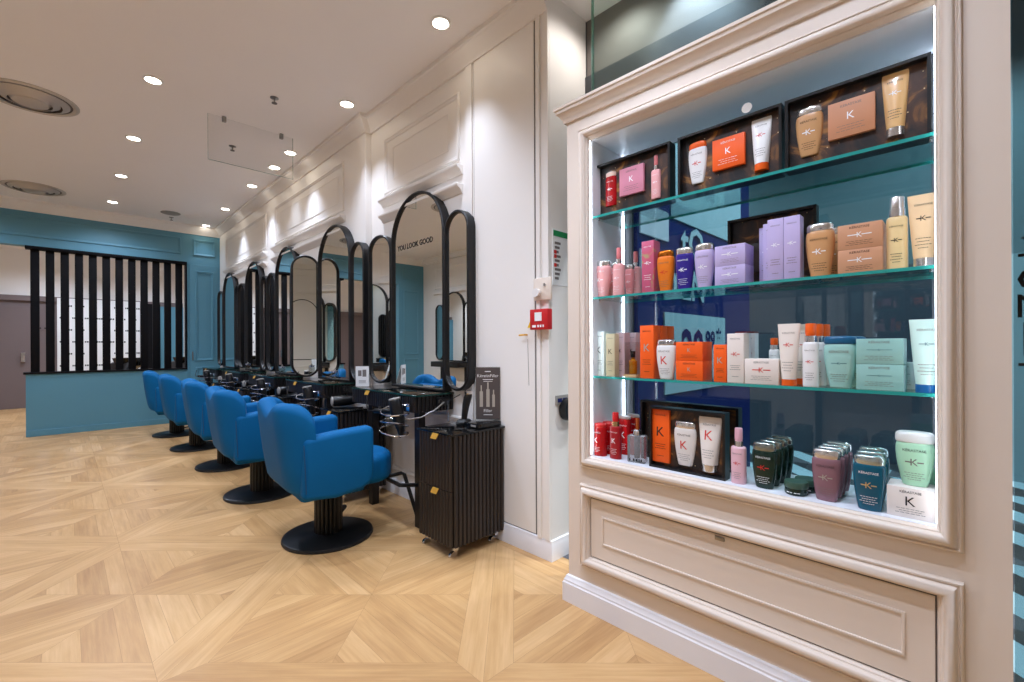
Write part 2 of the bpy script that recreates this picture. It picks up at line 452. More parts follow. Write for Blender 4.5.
# the room beyond the slat screen
w = MB()
w.box(-4.2, 2.4, 14.5, 14.65, 2.42, ZC).box(-4.35, -4.2, YF, 14.65, 0, ZC).box(2.2, 2.35, YF+.16, 14.65, 0, ZC).box(-4.35, XO, YF, YF+.16, 0, ZC)
S('wall_back_room', w, 'white_paint')
w = MB(); w.box(-4.2, 2.2, 14.46, 14.66, 0, 2.33); w.box(-4.2, 2.2, 14.40, 14.66, 2.33, 2.44)
S('wall_back_lower', w, 'brown_wall')
S('ceiling_back_room', MB().box(-4.35, 2.35, YF+.16, 14.65, ZC, ZC+.1), 'ceiling_paint')
S('wall_back_teal', MB().box(1.72, 2.2, 14.34, 14.46, 0, 2.33), 'teal_paint')
d = S('door_3', MB().box(-1.95, -.52, 14.42, 14.47, 0, 2.2), 'brown_wall', bevel=.004, seg=1)
MB().box(-.66, -.60, 14.36, 14.42, 1.0, 1.2).build('handle', 'chrome', parent=d, label='small bright handle plate')
t = empty('door_plate', (-.36, 14.45, 1.74), label='small dark name plate on the brown wall behind the slats', category='sign')
MB().box(-.17, .17, -.012, 0, -.035, .035).build('plate', 'brown_wall', parent=t)
m_ = MB()
for k, (a, b_) in enumerate(((-.15, -.1), (-.08, -.04), (-.03, 0), (.05, .08), (.1, .13))): m_.box(a, b_, -.014, -.011, -.014, .014)
m_.build('lettering', 'ink_black', parent=t)

# ------------------------------------------------------------------ the mall seen through the glass
XM = 6.4
w = MB().box(XM, XM+.1, -5, 9, 2.15, 4.6)
S('wall_mall', w, 'mall_teal')
w = MB().box(XM-.02, XM+.1, .15, 9, 0, 2.15)
S('wall_mall_lower', w, 'mall_dark')
S('wall_mall_side', MB().box(XM-.02, XM+.1, -5, .15, 0, 2.15), 'mall_side')
S('ceiling_mall', MB().box(2.6, XM+.1, -5, 9, 4.6, 4.7), 'mall_grey')
S('wall_mall_end', MB().box(2.3, XM, 9, 9.1, 0, 4.6).box(2.3, XM, -5.1, -5, 0, 4.6), 'mall_grey')
V = MB(); T = .3
for i in range(14):
    for j in range(-16, 30):
        x, y = 2.18+i*T, j*T
        V.quad((x, y, .002), (x+T, y, .002), (x+T, y+T, .002), m=(i+j) % 2)
        V.quad((x, y, .002), (x+T, y+T, .002), (x, y+T, .002), m=1-(i+j) % 2 if (i*7+j*3) % 3 else 2)
S('floor_mall', V, ['mall_paleblue', 'dark_grey', 'mall_grey'])
# shopfront: rail over the glazing, bulkhead above it, glass to the right of the display
S('wall_shopfront', MB().box(2.48, 2.63, YB, 1.80, 3.06, 3.9), 'grey_wall')
S('beam_shopfront', MB().box(2.46, 2.70, YB, 1.80, 2.72, 3.07), 'dark_grey')
S('wall_shopfront_post', MB().box(2.472, 2.80, 1.802, 2.2, 0, 3.9), 'dark_grey')
g = S('window_1', MB().box(2.20, 2.212, YB, -.09, .06, 2.72), 'tinted_glass')
MB().box(2.18, 2.23, YB, -.075, 0, .06).box(2.18, 2.23, YB, -.075, 2.72, 2.80).build('window_frame', 'dark_grey', parent=g)
# black vinyl fragments on that pane
def vinyl(s_, h, y, z, rot=0):
    return MB().text(s_, h, lambda a, b_: (2.198, y-a, z+b_))
q = MB(); q.text('o', .10, lambda a, b_: (2.197, -.133-a, 1.475+b_)); q.text('N', .075, lambda a, b_: (2.197, -.133-a, 1.385+b_)); q.text('l', .11, lambda a, b_: (2.197, -.118-a, 1.26+b_)); q.text('s', .05, lambda a, b_: (2.197, -.13-a, 1.155+b_))
q.box(2.196, 2.199, -.22, -.10, 1.58, 1.59); q.box(2.196, 2.199, -.22, -.10, 1.228, 1.238)
q.quad((2.197, -.105, 1.64), (2.197, -.15, 1.615), (2.197, -.15, 1.665))
q.build('vinyl_lettering', 'ink_black', parent=g, label='black cut letters stuck on the glass')
# glass pane standing on the display cabinet
g = S('window_2', MB().box(2.045, 2.057, YB, 1.445, 2.51, ZC), 'clear_glass')
MB().box(2.043, 2.059, 1.445, 1.452, 2.51, ZC).build('polished_edge', 'pane_edge', parent=g)

# advertising blade in the mall: blue panel with pale sheets
yb = 1.50
t = empty('promotional_panel', (3.4, yb, 0), label='tall blue panel with pale price sheets behind the display glass', category='panel')
MB().box(-.8, 1.25, 0, .1, 0, 2.9).build('panel', 'mall_blue', parent=t)
MB().box(-.46, .62, -.01, 0, .96, 1.53).build('price_sheet', 'mall_paleblue', parent=t)
MB().box(-.36, 1.0, -.01, 0, 2.20, 2.9).build('upper_sheet', 'mall_paleblue', parent=t)
MB().box(-.78, -.40, -.012, 0, 2.02, 2.22).box(-.78, -.40, -.012, 0, 1.72, 1.92).build('white_sheet', 'mall_white', parent=t)
m_ = MB(); m_.text('20', .26, lambda a, b_: (-.02+a, -.014, 1.15+b_), bold=.03); m_.text('99', .13, lambda a, b_: (.30+a, -.014, 1.28+b_), bold=.03); m_.text('*', .16, lambda a, b_: (.47+a, -.014, 1.27+b_), bold=.02)
m_.build('price_lettering', 'ink_navy', parent=t)
m_ = MB(); m_.text('tOs', .24, lambda a, b_: (.05+a, -.015, 1.94+b_), bold=.02); m_.text('YEN', .22, lambda a, b_: (-.12+a, -.015, 1.64+b_), bold=.02)
m_.build('headline_lettering', 'mall_paleblue', parent=t)
# ------------------------------------------------------------------ ceiling fittings
def downlight(x, y, label, group, tilt=0):
    t = empty('downlight', (x, y, ZC), label=label, category='ceiling light', group=group)
    MB().lathe([(.052, -.001), (.068, -.001), (.07, -.006), (.058, -.010), (.052, -.008)], 32, cap=False).build('rim', 'lamp_ring', parent=t)
    MB().lathe([(.0, -.004), (.053, -.004)], 32, cap=False).build('lens', 'lamp_disc', parent=t)
    return t
def lamp(x, y, z, watts, size=100, blend=.6, col=(.70, .80, 1), r=.05, aim=None):
    l = bpy.data.lights.new('lamp', 'SPOT'); l.energy = watts; l.spot_size = R(size); l.spot_blend = blend; l.color = col; l.shadow_soft_size = r
    o = bpy.data.objects.new('lamp_light', l); C.objects.link(o); o.location = (x, y, z)
    if aim: o.rotation_euler = Vector((aim[0]-x, aim[1]-y, aim[2]-z)).to_track_quat('-Z', 'Y').to_euler()
    return o
ordinal = ['first', 'second', 'third', 'fourth', 'fifth', 'sixth', 'seventh', 'eighth', 'ninth', 'tenth']
WALL_L = [1.06, 2.48, 3.89, 5.30, 6.74, 8.15, 9.5]
for k, y in enumerate(WALL_L):
    if k: downlight(1.79, y, f'{ordinal[k-1]} downlight of the row along the mirror wall, counted from the display case', 'downlights along the mirror wall')
    lamp(1.79 if k else 1.25, y, ZC-.012, 84 if y < 9 else 18, 80, .85)
downlight(1.80, 5.86, 'extra downlight behind the clear ceiling baffle, between two evenly spaced ones', 'downlights along the mirror wall')
lamp(1.80, 5.86, ZC-.012, 30, 80, .85)
for k, y in enumerate((4.62, 6.04, 7.47, 8.9)):
    downlight(.515, y, f'{ordinal[k]} downlight of the middle ceiling row, counted towards the teal wall', 'downlights in the middle of the ceiling')
for y in (-1.1, .33, 1.75, 3.18, 4.62, 6.04, 7.47, 8.9): lamp(.515, y, ZC-.012, 104 if y > 1 else 84 if y > 0 else 8, 150, .8)
lamp(1.0, .62, ZC-.012, 62, 120, .8)  # unseen lamp with no fixture, added to brighten the display cabinet front
for y in (-1.1, .33, 1.75, 3.18, 4.62, 6.04, 7.47, 8.9): lamp(-1.0, y, ZC-.012, 48 if y > 1 else 16 if y > 0 else 6, 150, .8)
for x, y in ((-3, 11), (-1.2, 11.4), (.6, 11.2), (-.3, 13.2), (1.4, 13)): lamp(x, y, ZC-.02, 120, 150, .8)
for x, y in ((3.6, -1.5), (3.2, .5), (5.2, 0), (5.2, 3), (3.8, 4.5)): lamp(x, y, 4.5, 330, 140, .8, (.86, .95, 1))
lamp(2.28, 1.50, ZC-.012, 20, 150, .8, (1, .94, .90))
lamp(2.24, 1.08, ZC-.02, 42, 85, .7, aim=(2.48, 1.05, 3.0))

def vent(x, y, r, label):
    t = empty('air_vent', (x, y, ZC), label=label, category='air vent', group='round ceiling air vents')
    MB().lathe([(r, 0), (r, -.006), (r*.93, -.014), (r*.86, -.008), (r*.86, 0)], 48, cap=False).build('rim', 'vent_metal', parent=t)
    MB().lathe([(r*.87, -.003), (r*.3, -.003)], 48, cap=False).build('throat', 'vent_dark', parent=t)
    for k, (a, z) in enumerate(((.80, -.006), (.60, -.014))):
        MB().lathe([(r*a, z+.004), (r*a, z-.004), (r*(a-.15), z-.028), (r*(a-.16), z-.024), (r*(a-.02), z+.004)], 48, cap=False).build('cone', 'vent_metal', parent=t)
    MB().lathe([(0, -.05), (r*.36, -.044), (r*.42, -.02), (r*.40, -.012), (0, -.012)], 40, cap=False).build('centre_disc', 'vent_metal', parent=t)
vent(-.2, 5.69, .31, 'large round metal ceiling vent cut by the picture edge')
vent(-.28, 8.86, .31, 'round metal ceiling vent over the slat screen')
def sprinkler(x, y, label):
    t = empty('sprinkler', (x, y, ZC), label=label, category='sprinkler', group='ceiling sprinklers')
    MB().lathe([(.034, 0), (.034, -.004), (.012, -.01), (.008, -.012)], 20).build('escutcheon', 'brushed_steel', parent=t)
    MB().tube([(0, 0, -.01), (0, 0, -.045)], .006, 8).build('stem', 'brushed_steel', parent=t)
    MB().lathe([(.022, -.044), (.022, -.048), (0, -.05)], 16).build('deflector', 'vent_dark', parent=t)
sprinkler(1.30, 4.23, 'small dark sprinkler in front of the clear glass baffle, on its camera side')
sprinkler(1.29, 5.56, 'small dark sprinkler seen through the clear glass baffle')
sprinkler(1.27, 9.3, 'small dark sprinkler close to the teal wall cornice')
MB().lathe([(.13, 0), (.13, -.006), (.115, -.012), (0, -.012)], 40).build('ceiling_speaker', 'grille_grey', loc=(1.22, 9.0, ZC), label='flat grey round speaker grille beside a sprinkler near the teal wall', category='speaker')
MB().lathe([(.13, 0), (.13, -.006), (.12, -.012), (.06, -.018), (0, -.018)], 40).build('ceiling_cover', 'ceiling_paint', loc=(1.52, 9.02, ZC), label='flat cream round cover on the ceiling near the mirror wall corner', category='cover')
t = empty('smoke_baffle', (1.31, 4.90, ZC), label='clear glass sheet hanging upright from the ceiling on two small clips', category='glass baffle')
MB().box(-.37, .37, -.004, .004, -.43, -.012).build('sheet', 'film', parent=t)
e = MB().box(-.37, -.3685, -.0045, .0045, -.43, -.012).box(.3685, .37, -.0045, .0045, -.43, -.012).box(-.37, .37, -.0045, .0045, -.4315, -.43); e.build('polished_edge', 'pane_edge', parent=t)
for x in (-.24, .26):
    MB().box(x-.016, x+.016, -.016, .016, -.05, 0).build('clip', 'grille_grey', parent=t, bevel=.003)

# ------------------------------------------------------------------ slat screen in the far wall
t = empty('slat_screen', (.54, YF+.06, .915), label='screen of upright black slats standing on the teal half wall', category='screen')
MB().box(-.965, 1.0, -.085, .085, 0, .03).build('sill', 'slat_black', parent=t, bevel=.003)
MB().box(-.945, 1.0, -.085, .085, 1.845, 1.885).build('top_rail', 'slat_black', parent=t, bevel=.003)
for k in range(12):
    x = -.845+.158*k
    MB().box(x-.047, x+.047, -.03, .03, .03, 1.845).build('slat', 'slat_black', parent=t, bevel=.002)
MB().box(.985, 1.0, -.08, .08, .03, 1.845).build('side_post', 'slat_black', parent=t, bevel=.002)
# board of small printed marks on the back wall
t = empty('printed_board', (.61, 14.385, .74), label='white wall board with rows of small dark printing behind the slats', category='board')
MB().box(-.72, .72, -.03, 0, 0, 1.68).build('board', 'paper_white', parent=t)
m_ = MB()
for r_ in range(6):
    for c_ in range(7):
        x = -.68+.205*c_+(.1 if r_ % 2 else 0); z = .14+.27*r_
        for a, b_ in ((0, .02), (.03, .05), (.055, .065), (.075, .10)): m_.box(x+a, x+b_, -.033, -.03, z, z+.035)
m_.build('lettering', 'ink_black', parent=t)
S('wall_back_dark', MB().box(1.36, 1.72, 14.30, 14.46, 0, 2.38), 'slat_black')
# backwash units behind the half wall
def backwash(x, y, rz, label):
    t = empty('backwash_chair', (x, y, 0), rz, label=label, category='backwash chair', group='black backwash chairs')
    MB().lathe([(.28, 0), (.28, .03), (.12, .06), (.1, .35)], 24).build('pedestal', 'black_metal', parent=t)
    MB().box(-.27, .27, -.30, .3, .34, .5).build('seat', 'black_plastic', parent=t, bevel=.06, seg=3)
    P = lambda x_, y_, z_: (x_, .28+y_+.45*(z_-.45), z_)
    MB().prism([(-.26, 0), (.26, 0), (.26, .12), (-.26, .12)], .42, 1.02, P=P).build('backrest', 'black_plastic', parent=t, bevel=.04, seg=3)
    MB().lathe([(.08, .86), (.22, .95), (.27, 1.1), (.24, 1.1), (.18, 1.0), (0, .97)], 28, cy=.72).build('basin', 'black_gloss', parent=t)
    for s_ in (-1, 1): MB().box(s_*.3-.04, s_*.3+.04, -.25, .3, .5, .62).build('armrest', 'black_plastic', parent=t, bevel=.03, seg=2)
backwash(.30, 11.3, R(-60), 'black backwash chair seen between the slats, towards the brown wall')
backwash(1.25, 11.3, R(-60), 'black backwash chair seen between the slats, towards the mirror wall')

# ------------------------------------------------------------------ styling stations
def rounded_top(hw, z0, zc, n=24):               # arch: straight sides to zc, half-round top, small-radius foot
    return [(-hw, z0), (hw, z0)]+[(hw*math.cos(PI*k/n), zc+hw*math.sin(PI*k/n)) for k in range(n+1)]
def capsule(hw, z0, z1, n=20):
    return [(hw*math.cos(PI+PI*k/n), z0+hw+hw*math.sin(PI+PI*k/n)) for k in range(n+1)]+[(hw*math.cos(PI*k/n), z1-hw+hw*math.sin(PI*k/n)) for k in range(n+1)]
def offset_scale(poly, d):
    """Move an outline inwards by d along its vertex normals."""
    out = []; n = len(poly)
    for i in range(n):
        a, b_, c_ = Vector(poly[i-1]), Vector(poly[i]), Vector(poly[(i+1) % n])
        e1 = b_-a; e2 = c_-b_
        if e1.length < 1e-7: e1 = e2
        if e2.length < 1e-7: e2 = e1
        n1 = Vector((-e1.y, e1.x)).normalized(); n2 = Vector((-e2.y, e2.x)).normalized()
        s_ = (n1+n2); s_.normalize(); k = d/max(.35, s_.dot(n1))
        out.append((b_.x+s_.x*k, b_.y+s_.y*k))
    return out
def dedupe(p):
    o = []
    for q in p:
        if not o or (abs(q[0]-o[-1][0])+abs(q[1]-o[-1][1])) > 1e-6: o.append(q)
    if abs(o[0][0]-o[-1][0])+abs(o[0][1]-o[-1][1]) < 1e-6: o.pop()
    return o
def mirror(name, outline, depth, label, group, loc, ang):
    """Local frame: width along y (towards the viewer's left), glass faces -x."""
    t = empty(name, loc, ang, label=label, category='mirror', group=group)
    po = dedupe(outline); pi_ = offset_scale(po, .021); pm = offset_scale(po, .006)
    P = lambda q, x: [(x, -a, z) for a, z in q]
    MB().loft([P(po, 0), P(po, -depth+.006), P(pm, -depth), P(offset_scale(po, .016), -depth), P(pi_, -depth+.008), P(pi_, -depth+.024), P(pi_, 0)], closed=True).build('frame', 'black_metal', parent=t, smooth=40)
    MB().quad(*P(offset_scale(po, .014), -depth+.021)).build('glass', 'mirror_silver', parent=t, smooth=0)
    return t
YS = [3.17, 4.62, 6.03, 7.42, 8.78]
where = ['of the station beside the display case', 'of the second station', 'of the middle station', 'of the fourth station', 'of the last station by the teal wall']
DEP = .075
for k, y in enumerate(YS):
    X = XW1 if k == 0 else XW2
    a = mirror('arched_mirror', rounded_top(.385, .957, 2.165), DEP, f'tall black-framed arched mirror {where[k]}' + (', lettering on its glass' if k == 0 else ''), 'arched mirrors on the white wall', (X-.002, y, 0), 0)
    if k == 0:
        m_ = MB().text('YOU LOOK GOOD', .042, lambda u, v: (-DEP+.0195, -u+.04, 2.115+v), bold=.03)
        m_.build('lettering', 'ink_black', parent=a)
    hw = .145
    cap_ = capsule(hw, .975, 2.29)
    rc = [(p[0]+hw, p[1]) for p in cap_]        # hinge at the arch edge
    mirror('capsule_mirror', rc, DEP, f'narrow capsule mirror on the camera side {where[k]}', 'capsule mirrors flanking the arches', (X-.002, y-.388, 0), 0)
    lc = [(p[0]-hw, p[1]) for p in cap_]
    ang = [R(14), R(77), R(4), R(6), R(4)][k]
    mirror('capsule_mirror', lc, DEP, f'narrow capsule mirror on the far side {where[k]}' + (', swung out from the wall' if k == 1 else ''), 'capsule mirrors flanking the arches', (X-.002-(.02 if k == 1 else 0), y+.388+(.085 if k == 1 else .076*math.sin(ang)), 0), ang)

rm = mirror('arched_mirror', rounded_top(.385, .957, 2.165), DEP, 'arched mirror on the rear wall, seen only as a reflection in the swung-out capsule mirror', None, (1.0, YB+.002, 0), PI/2)
# mirrors of the opposite wall, which the photo shows only as reflections
for k, y in enumerate((.9, 3.2, 5.0, 6.8, 8.4)):
    if k == 0:
        oa = mirror('arched_mirror', rounded_top(.385, .957, 2.165), DEP, '', 'mirrors of the opposite wall', (XO+.002, y, 0), PI)
        oc = mirror('capsule_mirror', capsule(.15, .975, 2.29), DEP, '', 'mirrors of the opposite wall', (XO+.002, y-.54, 0), PI)
    a = oa if k == 0 else copy_tree(oa, (XO+.002, y, 0))
    a['label'] = f'arched mirror on the opposite wall seen only as a reflection, {ordinal[k]} from the entrance'
    for s_ in (-1, 1):
        c_ = oc if (k == 0 and s_ < 0) else copy_tree(oc, (XO+.002, y+.54*s_, 0))
        c_['label'] = f'capsule mirror on the opposite wall seen only as a reflection, {ordinal[2*k+(s_ > 0)]} from the entrance'
    oz = MB().box(0, .34, -.5, .5, .83, .95).box(.02, .08, -.48, -.42, 0, .83).box(.02, .08, .42, .48, 0, .83)
    oz.build('wall_console', 'black_lacquer', loc=(XO+.002, y, 0), bevel=.004, label=f'black console under the mirrors of the opposite wall, {ordinal[k]} from the entrance', category='desk', group='consoles of the opposite wall')

def flute_front(mb, X, y0, y1, z0, z1, pitch=.031, d=.012):
    """Ribbed front facing -x: half-round ribs side by side."""
    n = max(1, round((y1-y0)/pitch)); p = (y1-y0)/n; prof = []
    for i in range(n):
        for a, q in ((0, 0), (.16, 0), (.26, .8), (.36, 1), (.80, 1), (.90, .8)): prof.append((X-d*q, y0+(i+a)*p))
    prof.append((X, y1)); prof += [(X+.012, y1), (X+.012, y0)]
    mb.prism(prof, z0, z1)
def flute_side(mb, Y, x0, x1, z0, z1, pitch=.031, d=.012):
    n = max(1, round((x1-x0)/pitch)); p = (x1-x0)/n; prof = []
    for i in range(n):
        for a, q in ((0, 0), (.16, 0), (.26, .8), (.36, 1), (.80, 1), (.90, .8)): prof.append((x0+(i+a)*p, Y-d*q))
    prof.append((x1, Y)); prof += [(x1, Y+.012), (x0, Y+.012)]
    mb.prism(prof, z0, z1)
def gold_tab(parent, x, y, z, name='handle'):
    m_ = MB()
    P = lambda a, u, v: (x-.006-a-.012*(1-v), y-(u-.5)*.062-.012*(v-.5), z+(v-.5)*.034)
    m_.loft([[P(a, 0, 0), P(a, 1, 0), P(a, 1, 1), P(a, 0, 1)] for a in (0, .003)])
    m_.build(name, 'gold', parent=parent, label='small gold pull tab')

def desk(x_back, y, label):
    t = empty('styling_desk', (x_back, y, 0), label=label, category='desk', group='fluted black styling desks')
    x0, x1, y0, y1 = -.33, -.004, -.41, .60
    MB().box(x0+.012, x1, y0+.012, y1, .824, .94).build('carcass', 'black_lacquer', parent=t)
    f = MB(); flute_front(f, x0+.012, y0+.012, y1, .825, .938); f = f.build('drawer_front', 'black_lacquer', parent=t)
    gold_tab(f, x0, .30, .925)
    f = MB(); flute_side(f, y0+.012, x0+.012, x1, .825, .938); f.build('end_panel', 'black_lacquer', parent=t)
    MB().box(x0-.004, x1+.002, y0-.004, y1+.004, .942, .954).build('glass_top', 'black_gloss', parent=t, bevel=.002)
    MB().box(x0-.0055, x0-.004, y0-.004, y1+.004, .943, .953).box(x0-.0055, x1, y0-.0055, y0-.004, .943, .953).build('glass_edge', 'desk_edge', parent=t)
    MB().box(x0+.03, x0+.085, y0+.02, y0+.075, 0, .825).build('leg', 'black_lacquer', parent=t)
    MB().box(x0+.03, x0+.09, .30, .36, 0, .825).build('leg', 'black_lacquer', parent=t)
    fr = MB()
    fr.tube([(x0+.06, y0+.05, .30), (x0-.09, y0+.05, .33), (x0-.10, y0+.06, .33), (x0-.10, y0+.27, .34), (x0-.09, y0+.28, .34), (x0+.03, y0+.26, .35), (x0+.05, y0+.25, .34), (x0+.10, y0+.14, .015)], .014, 10)
    fr.build('footrest', 'black_metal', parent=t)
    s_ = MB().box(-.17, -.06, y0-.022, y0, .865, .925).build('socket', 'black_plastic', parent=t, bevel=.004)
    MB().lathe([(.018, 0), (.018, .003), (.012, .003), (.012, 0)], 16, cx=-.14, cz=0, axis='y', cap=False).build('outlet', 'grille_grey', parent=s_, loc=(0, y0-.024, .895-0))
    return t
def trolley(x, y, label, rz=0):
    t = empty('salon_trolley', (x, y, 0), rz, label=label, category='trolley', group='fluted black salon trolleys')
    w, d, z0, z1 = .184, .215, .077, .752
    MB().box(-d+.012, d-.002, -w+.012, w, z0, z1).build('carcass', 'fluted_brown_black', parent=t)
    for a, b_ in ((z0, .412), (.417, z1)):
        f = MB(); flute_front(f, -d+.012, -w+.012, w, a, b_); f = f.build('drawer_front', 'fluted_brown_black', parent=t)
        gold_tab(f, -d, w-.20, b_-.012)
    f = MB(); flute_side(f, -w+.012, -d+.012, d-.002, z0, z1); f.build('side_panel', 'fluted_brown_black', parent=t)
    MB().box(-d-.006, d+.004, -w-.006, w+.006, z1+.002, z1+.016).build('glass_top', 'black_gloss', parent=t, bevel=.004)
    for sx in (-1, 1):
        for sy in (-1, 1):
            c_ = MB().lathe([(.0, -.012), (.028, -.012), (.031, 0), (.028, .01), (0, .012)], 20, cx=sx*(d-.05), cy=.031, cz=0, axis='y').build('caster', 'chrome', parent=t, loc=(0, sy*(w-.04), 0))
            MB().box(sx*(d-.05)-.012, sx*(d-.05)+.012, -.014, .014, .045, .078).build('caster_fork', 'chrome', parent=c_)
    return t
def dryer_mesh(root, sc=1):
    """Hair dryer lying along -y with its handle down; root is the barrel."""
    pass
def hair_dryer(loc, rot, label):
    t = empty('hair_dryer', loc, 0, label=label, category='hair dryer', group='black hair dryers'); t.rotation_euler = rot
    MB().lathe([(0, -.10), (.038, -.10), (.044, -.085), (.046, -.02), (.042, .05), (.033, .09), (.033, .10), (0, .10)], 24, axis='x').build('barrel', 'black_plastic', parent=t)
    MB().lathe([(.034, -.112), (.041, -.108), (.041, -.1), (0, -.1)], 24, axis='x').build('rear_grille', 'grille_grey', parent=t)
    n = MB(); rings = []
    for x_, a, b_ in ((.1, .03, .03), (.14, .035, .018), (.165, .042, .006)):
        rings.append([(x_, a*math.cos(2*PI*j/20), b_*math.sin(2*PI*j/20)) for j in range(20)])
    n.loft(rings).build('nozzle', 'black_plastic', parent=t)
    MB().tube([(-.02, 0, -.03), (-.035, 0, -.10), (-.05, 0, -.17)], [.02, .018, .017], 12).build('handle', 'black_plastic', parent=t)
    MB().tube([(-.05, 0, -.17), (-.06, 0, -.22), (-.10, .02, -.235), (-.16, .05, -.232)], .0045, 8).build('cable', 'black_plastic', parent=t)
    return t

names = ['beside the display case', 'second along from the display case', 'in the middle of the row', 'fourth along from the display case', 'at the teal wall end']
for k, y in enumerate(YS):
    X = XW1 if k == 0 else XW2
    dt = desk(X, y, f'black fluted styling desk with dark glass top, {names[k]}')
    ty = y-.786
    tr = trolley(X-.225, ty, f'black fluted two-drawer trolley with gold tabs, {names[k]}')
    if k:
        hair_dryer((X-.26, ty+.105, .770+.05), (R(90), R(0), R(-25+13*k)), f'black hair dryer on the trolley {names[k]}')
    # tool holder ring hung on the drawer front with a dryer or straightener in it
    hx, hy, hz = X-.33, y-.33, .84
    t = empty('tool_holder', (hx, hy, hz), label=f'chrome spiral tool ring on the front of the desk {names[k]}', category='holder', group='chrome tool rings')
    path = []
    for j in range(70):
        a = 2*PI*j/22; rr = .098+.024*math.sin(j*.27)
        path.append((-.105+rr*math.cos(a), rr*math.sin(a), .035-.0030*j+.012*math.sin(j*.4)))
    MB().tube(path, .0048, 6).build('spiral', 'chrome', parent=t)
    MB().tube([(-.012, 0, .03), (-.03, 0, .03), path[0]], .005, 6).build('bracket', 'chrome', parent=t)
    MB().box(-.022, -.012, -.02, .02, 0, .05).build('mount_plate', 'chrome', parent=t)
    t = hair_dryer((hx-.105, hy, hz-.01), (R(8), R(78), R(-50)), f'black hair dryer held upright in the chrome ring {names[k]}')
# plug lead from the first dryer to the socket
MB().tube([(X_, y_, z_) for X_, y_, z_ in ((1.70, 2.86, .80), (1.73, 2.80, .785), (1.80, 2.74, .80), (1.90, 2.71, .85), (1.975, 2.715, .892))], .0055, 8).build('power_cable', 'brushed_steel', label='silvery cable running from the hanging hair dryer to the desk socket', category='cable')

# on the first trolley: clipper in its stand, low tray, poster
tx, ty = XW1-.225, YS[0]-.786
t = empty('hair_clipper', (tx+.045, ty+.03, .770), R(-20), label='black hair clipper standing upright in its charging foot on the trolley', category='hair clipper'); t.scale = (1.25, 1.25, 1.25)
MB().lathe([(.034, 0), (.036, .01), (.03, .026), (.022, .032), (0, .032)], 24, sx=1.3).build('charging_foot', 'black_plastic', parent=t)
rings = []
for z_, a, b_, o_ in ((.02, .015, .014, 0), (.06, .017, .016, .004), (.11, .021, .018, .012), (.15, .023, .017, .022), (.165, .021, .013, .026)):
    rings.append([(o_+a*math.cos(2*PI*j/16), b_*math.sin(2*PI*j/16), z_) for j in range(16)])
MB().loft(rings).build('body', 'black_plastic', parent=t)
MB().box(.008, .046, -.018, .018, .164, .184).build('blade', 'chrome', parent=t, bevel=.003)
MB().tube([(-.03, 0, .012), (-.08, .03, .02), (-.06, .1, .12), (0.02, .13, .15)], .003, 6).build('charging_cable', 'black_plastic', parent=t)
t = MB().box(-.10, .10, -.075, .075, 0, .03).build('tool_tray', 'black_gloss', loc=(tx+.105, ty-.09, .7695), bevel=.004, label='low black glossy box under the poster on the trolley', category='box')
MB().box(-.101, -.099, -.05, 0, .01, .022).build('front_plate', 'grille_grey', parent=t)
pz = .801; pc = Vector((2.035, 2.30, pz)); ra = math.atan2(-.78, -.62)-PI
t = empty('poster_stand', pc, R(-48), label='dark poster of three bottles in a clear stand on the trolley', category='poster')
# local: faces -y, x to the viewer's right
MB().box(-.085, .085, 0, .004, .004, .36).build('acrylic_panel', 'acrylic', parent=t)
MB().box(-.085, .085, -.004, .05, 0, .004).build('acrylic_foot', 'acrylic', parent=t)
sheet = MB().box(-.082, .082, -.0025, -.0005, .006, .356).build('sheet', 'poster_grey', parent=t)
m_ = MB(); P = lambda a, b_: (a, -.0035, b_)
m_.text('KératinFiller', .020, lambda a, b_: P(a, .29+b_)); m_.text('Filler', .02, lambda a, b_: P(a, .055+b_))
m_.box(-.035, .035, -.0035, -.003, .272, .276); m_.box(-.03, .03, -.0035, -.003, .26, .263); m_.box(-.02, .02, -.0035, -.003, .325, .331); m_.box(-.03, .03, -.0035, -.003, .035, .039)
m_.build('lettering', 'ink_white', parent=sheet)
m_ = MB()
for x_, hh, ww, nk in ((-.045, .145, .022, .008), (.0, .165, .022, .01), (.038, .115, .018, .008)):
    m_.box(x_-ww/2, x_+ww/2, -.0036, -.003, .09, .09+hh*.72); m_.box(x_-nk/2, x_+nk/2, -.0036, -.003, .09+hh*.72, .09+hh)
m_.build('bottle_picture', 'ink_silver', parent=sheet)
# card standing on the first desk, and on the desk near the second station
def card(x, y, label):
    t = empty('desk_card', (x, y, .955), R(-38), label=label, category='card')
    P2 = lambda a, s_, z: (a, s_*(.03-.28*z*.35), z)
    MB().box(-.055, .055, 0, .004, 0, .175).build('card_front', 'paper_white', parent=t)
    MB().loft([[(-.055, .004, .17), (.055, .004, .17), (.055, .007, .172), (-.055, .007, .172)], [(-.055, .055, 0), (.055, .055, 0), (.055, .058, 0), (-.055, .058, 0)]]).build('card_back', 'paper_white', parent=t)
    q = MB().box(-.035, -.006, -.001, 0, .09, .14).box(.002, .034, -.001, 0, .085, .145); q.build('photo', 'ink_grey', parent=t)
    q = MB()
    for z in (.03, .04, .05): q.box(-.03, .03, -.001, 0, z, z+.003)
    q.build('lettering', 'ink_grey', parent=t)
card(1.84, 3.72, 'white folded card with small pictures on the desk of the first station')
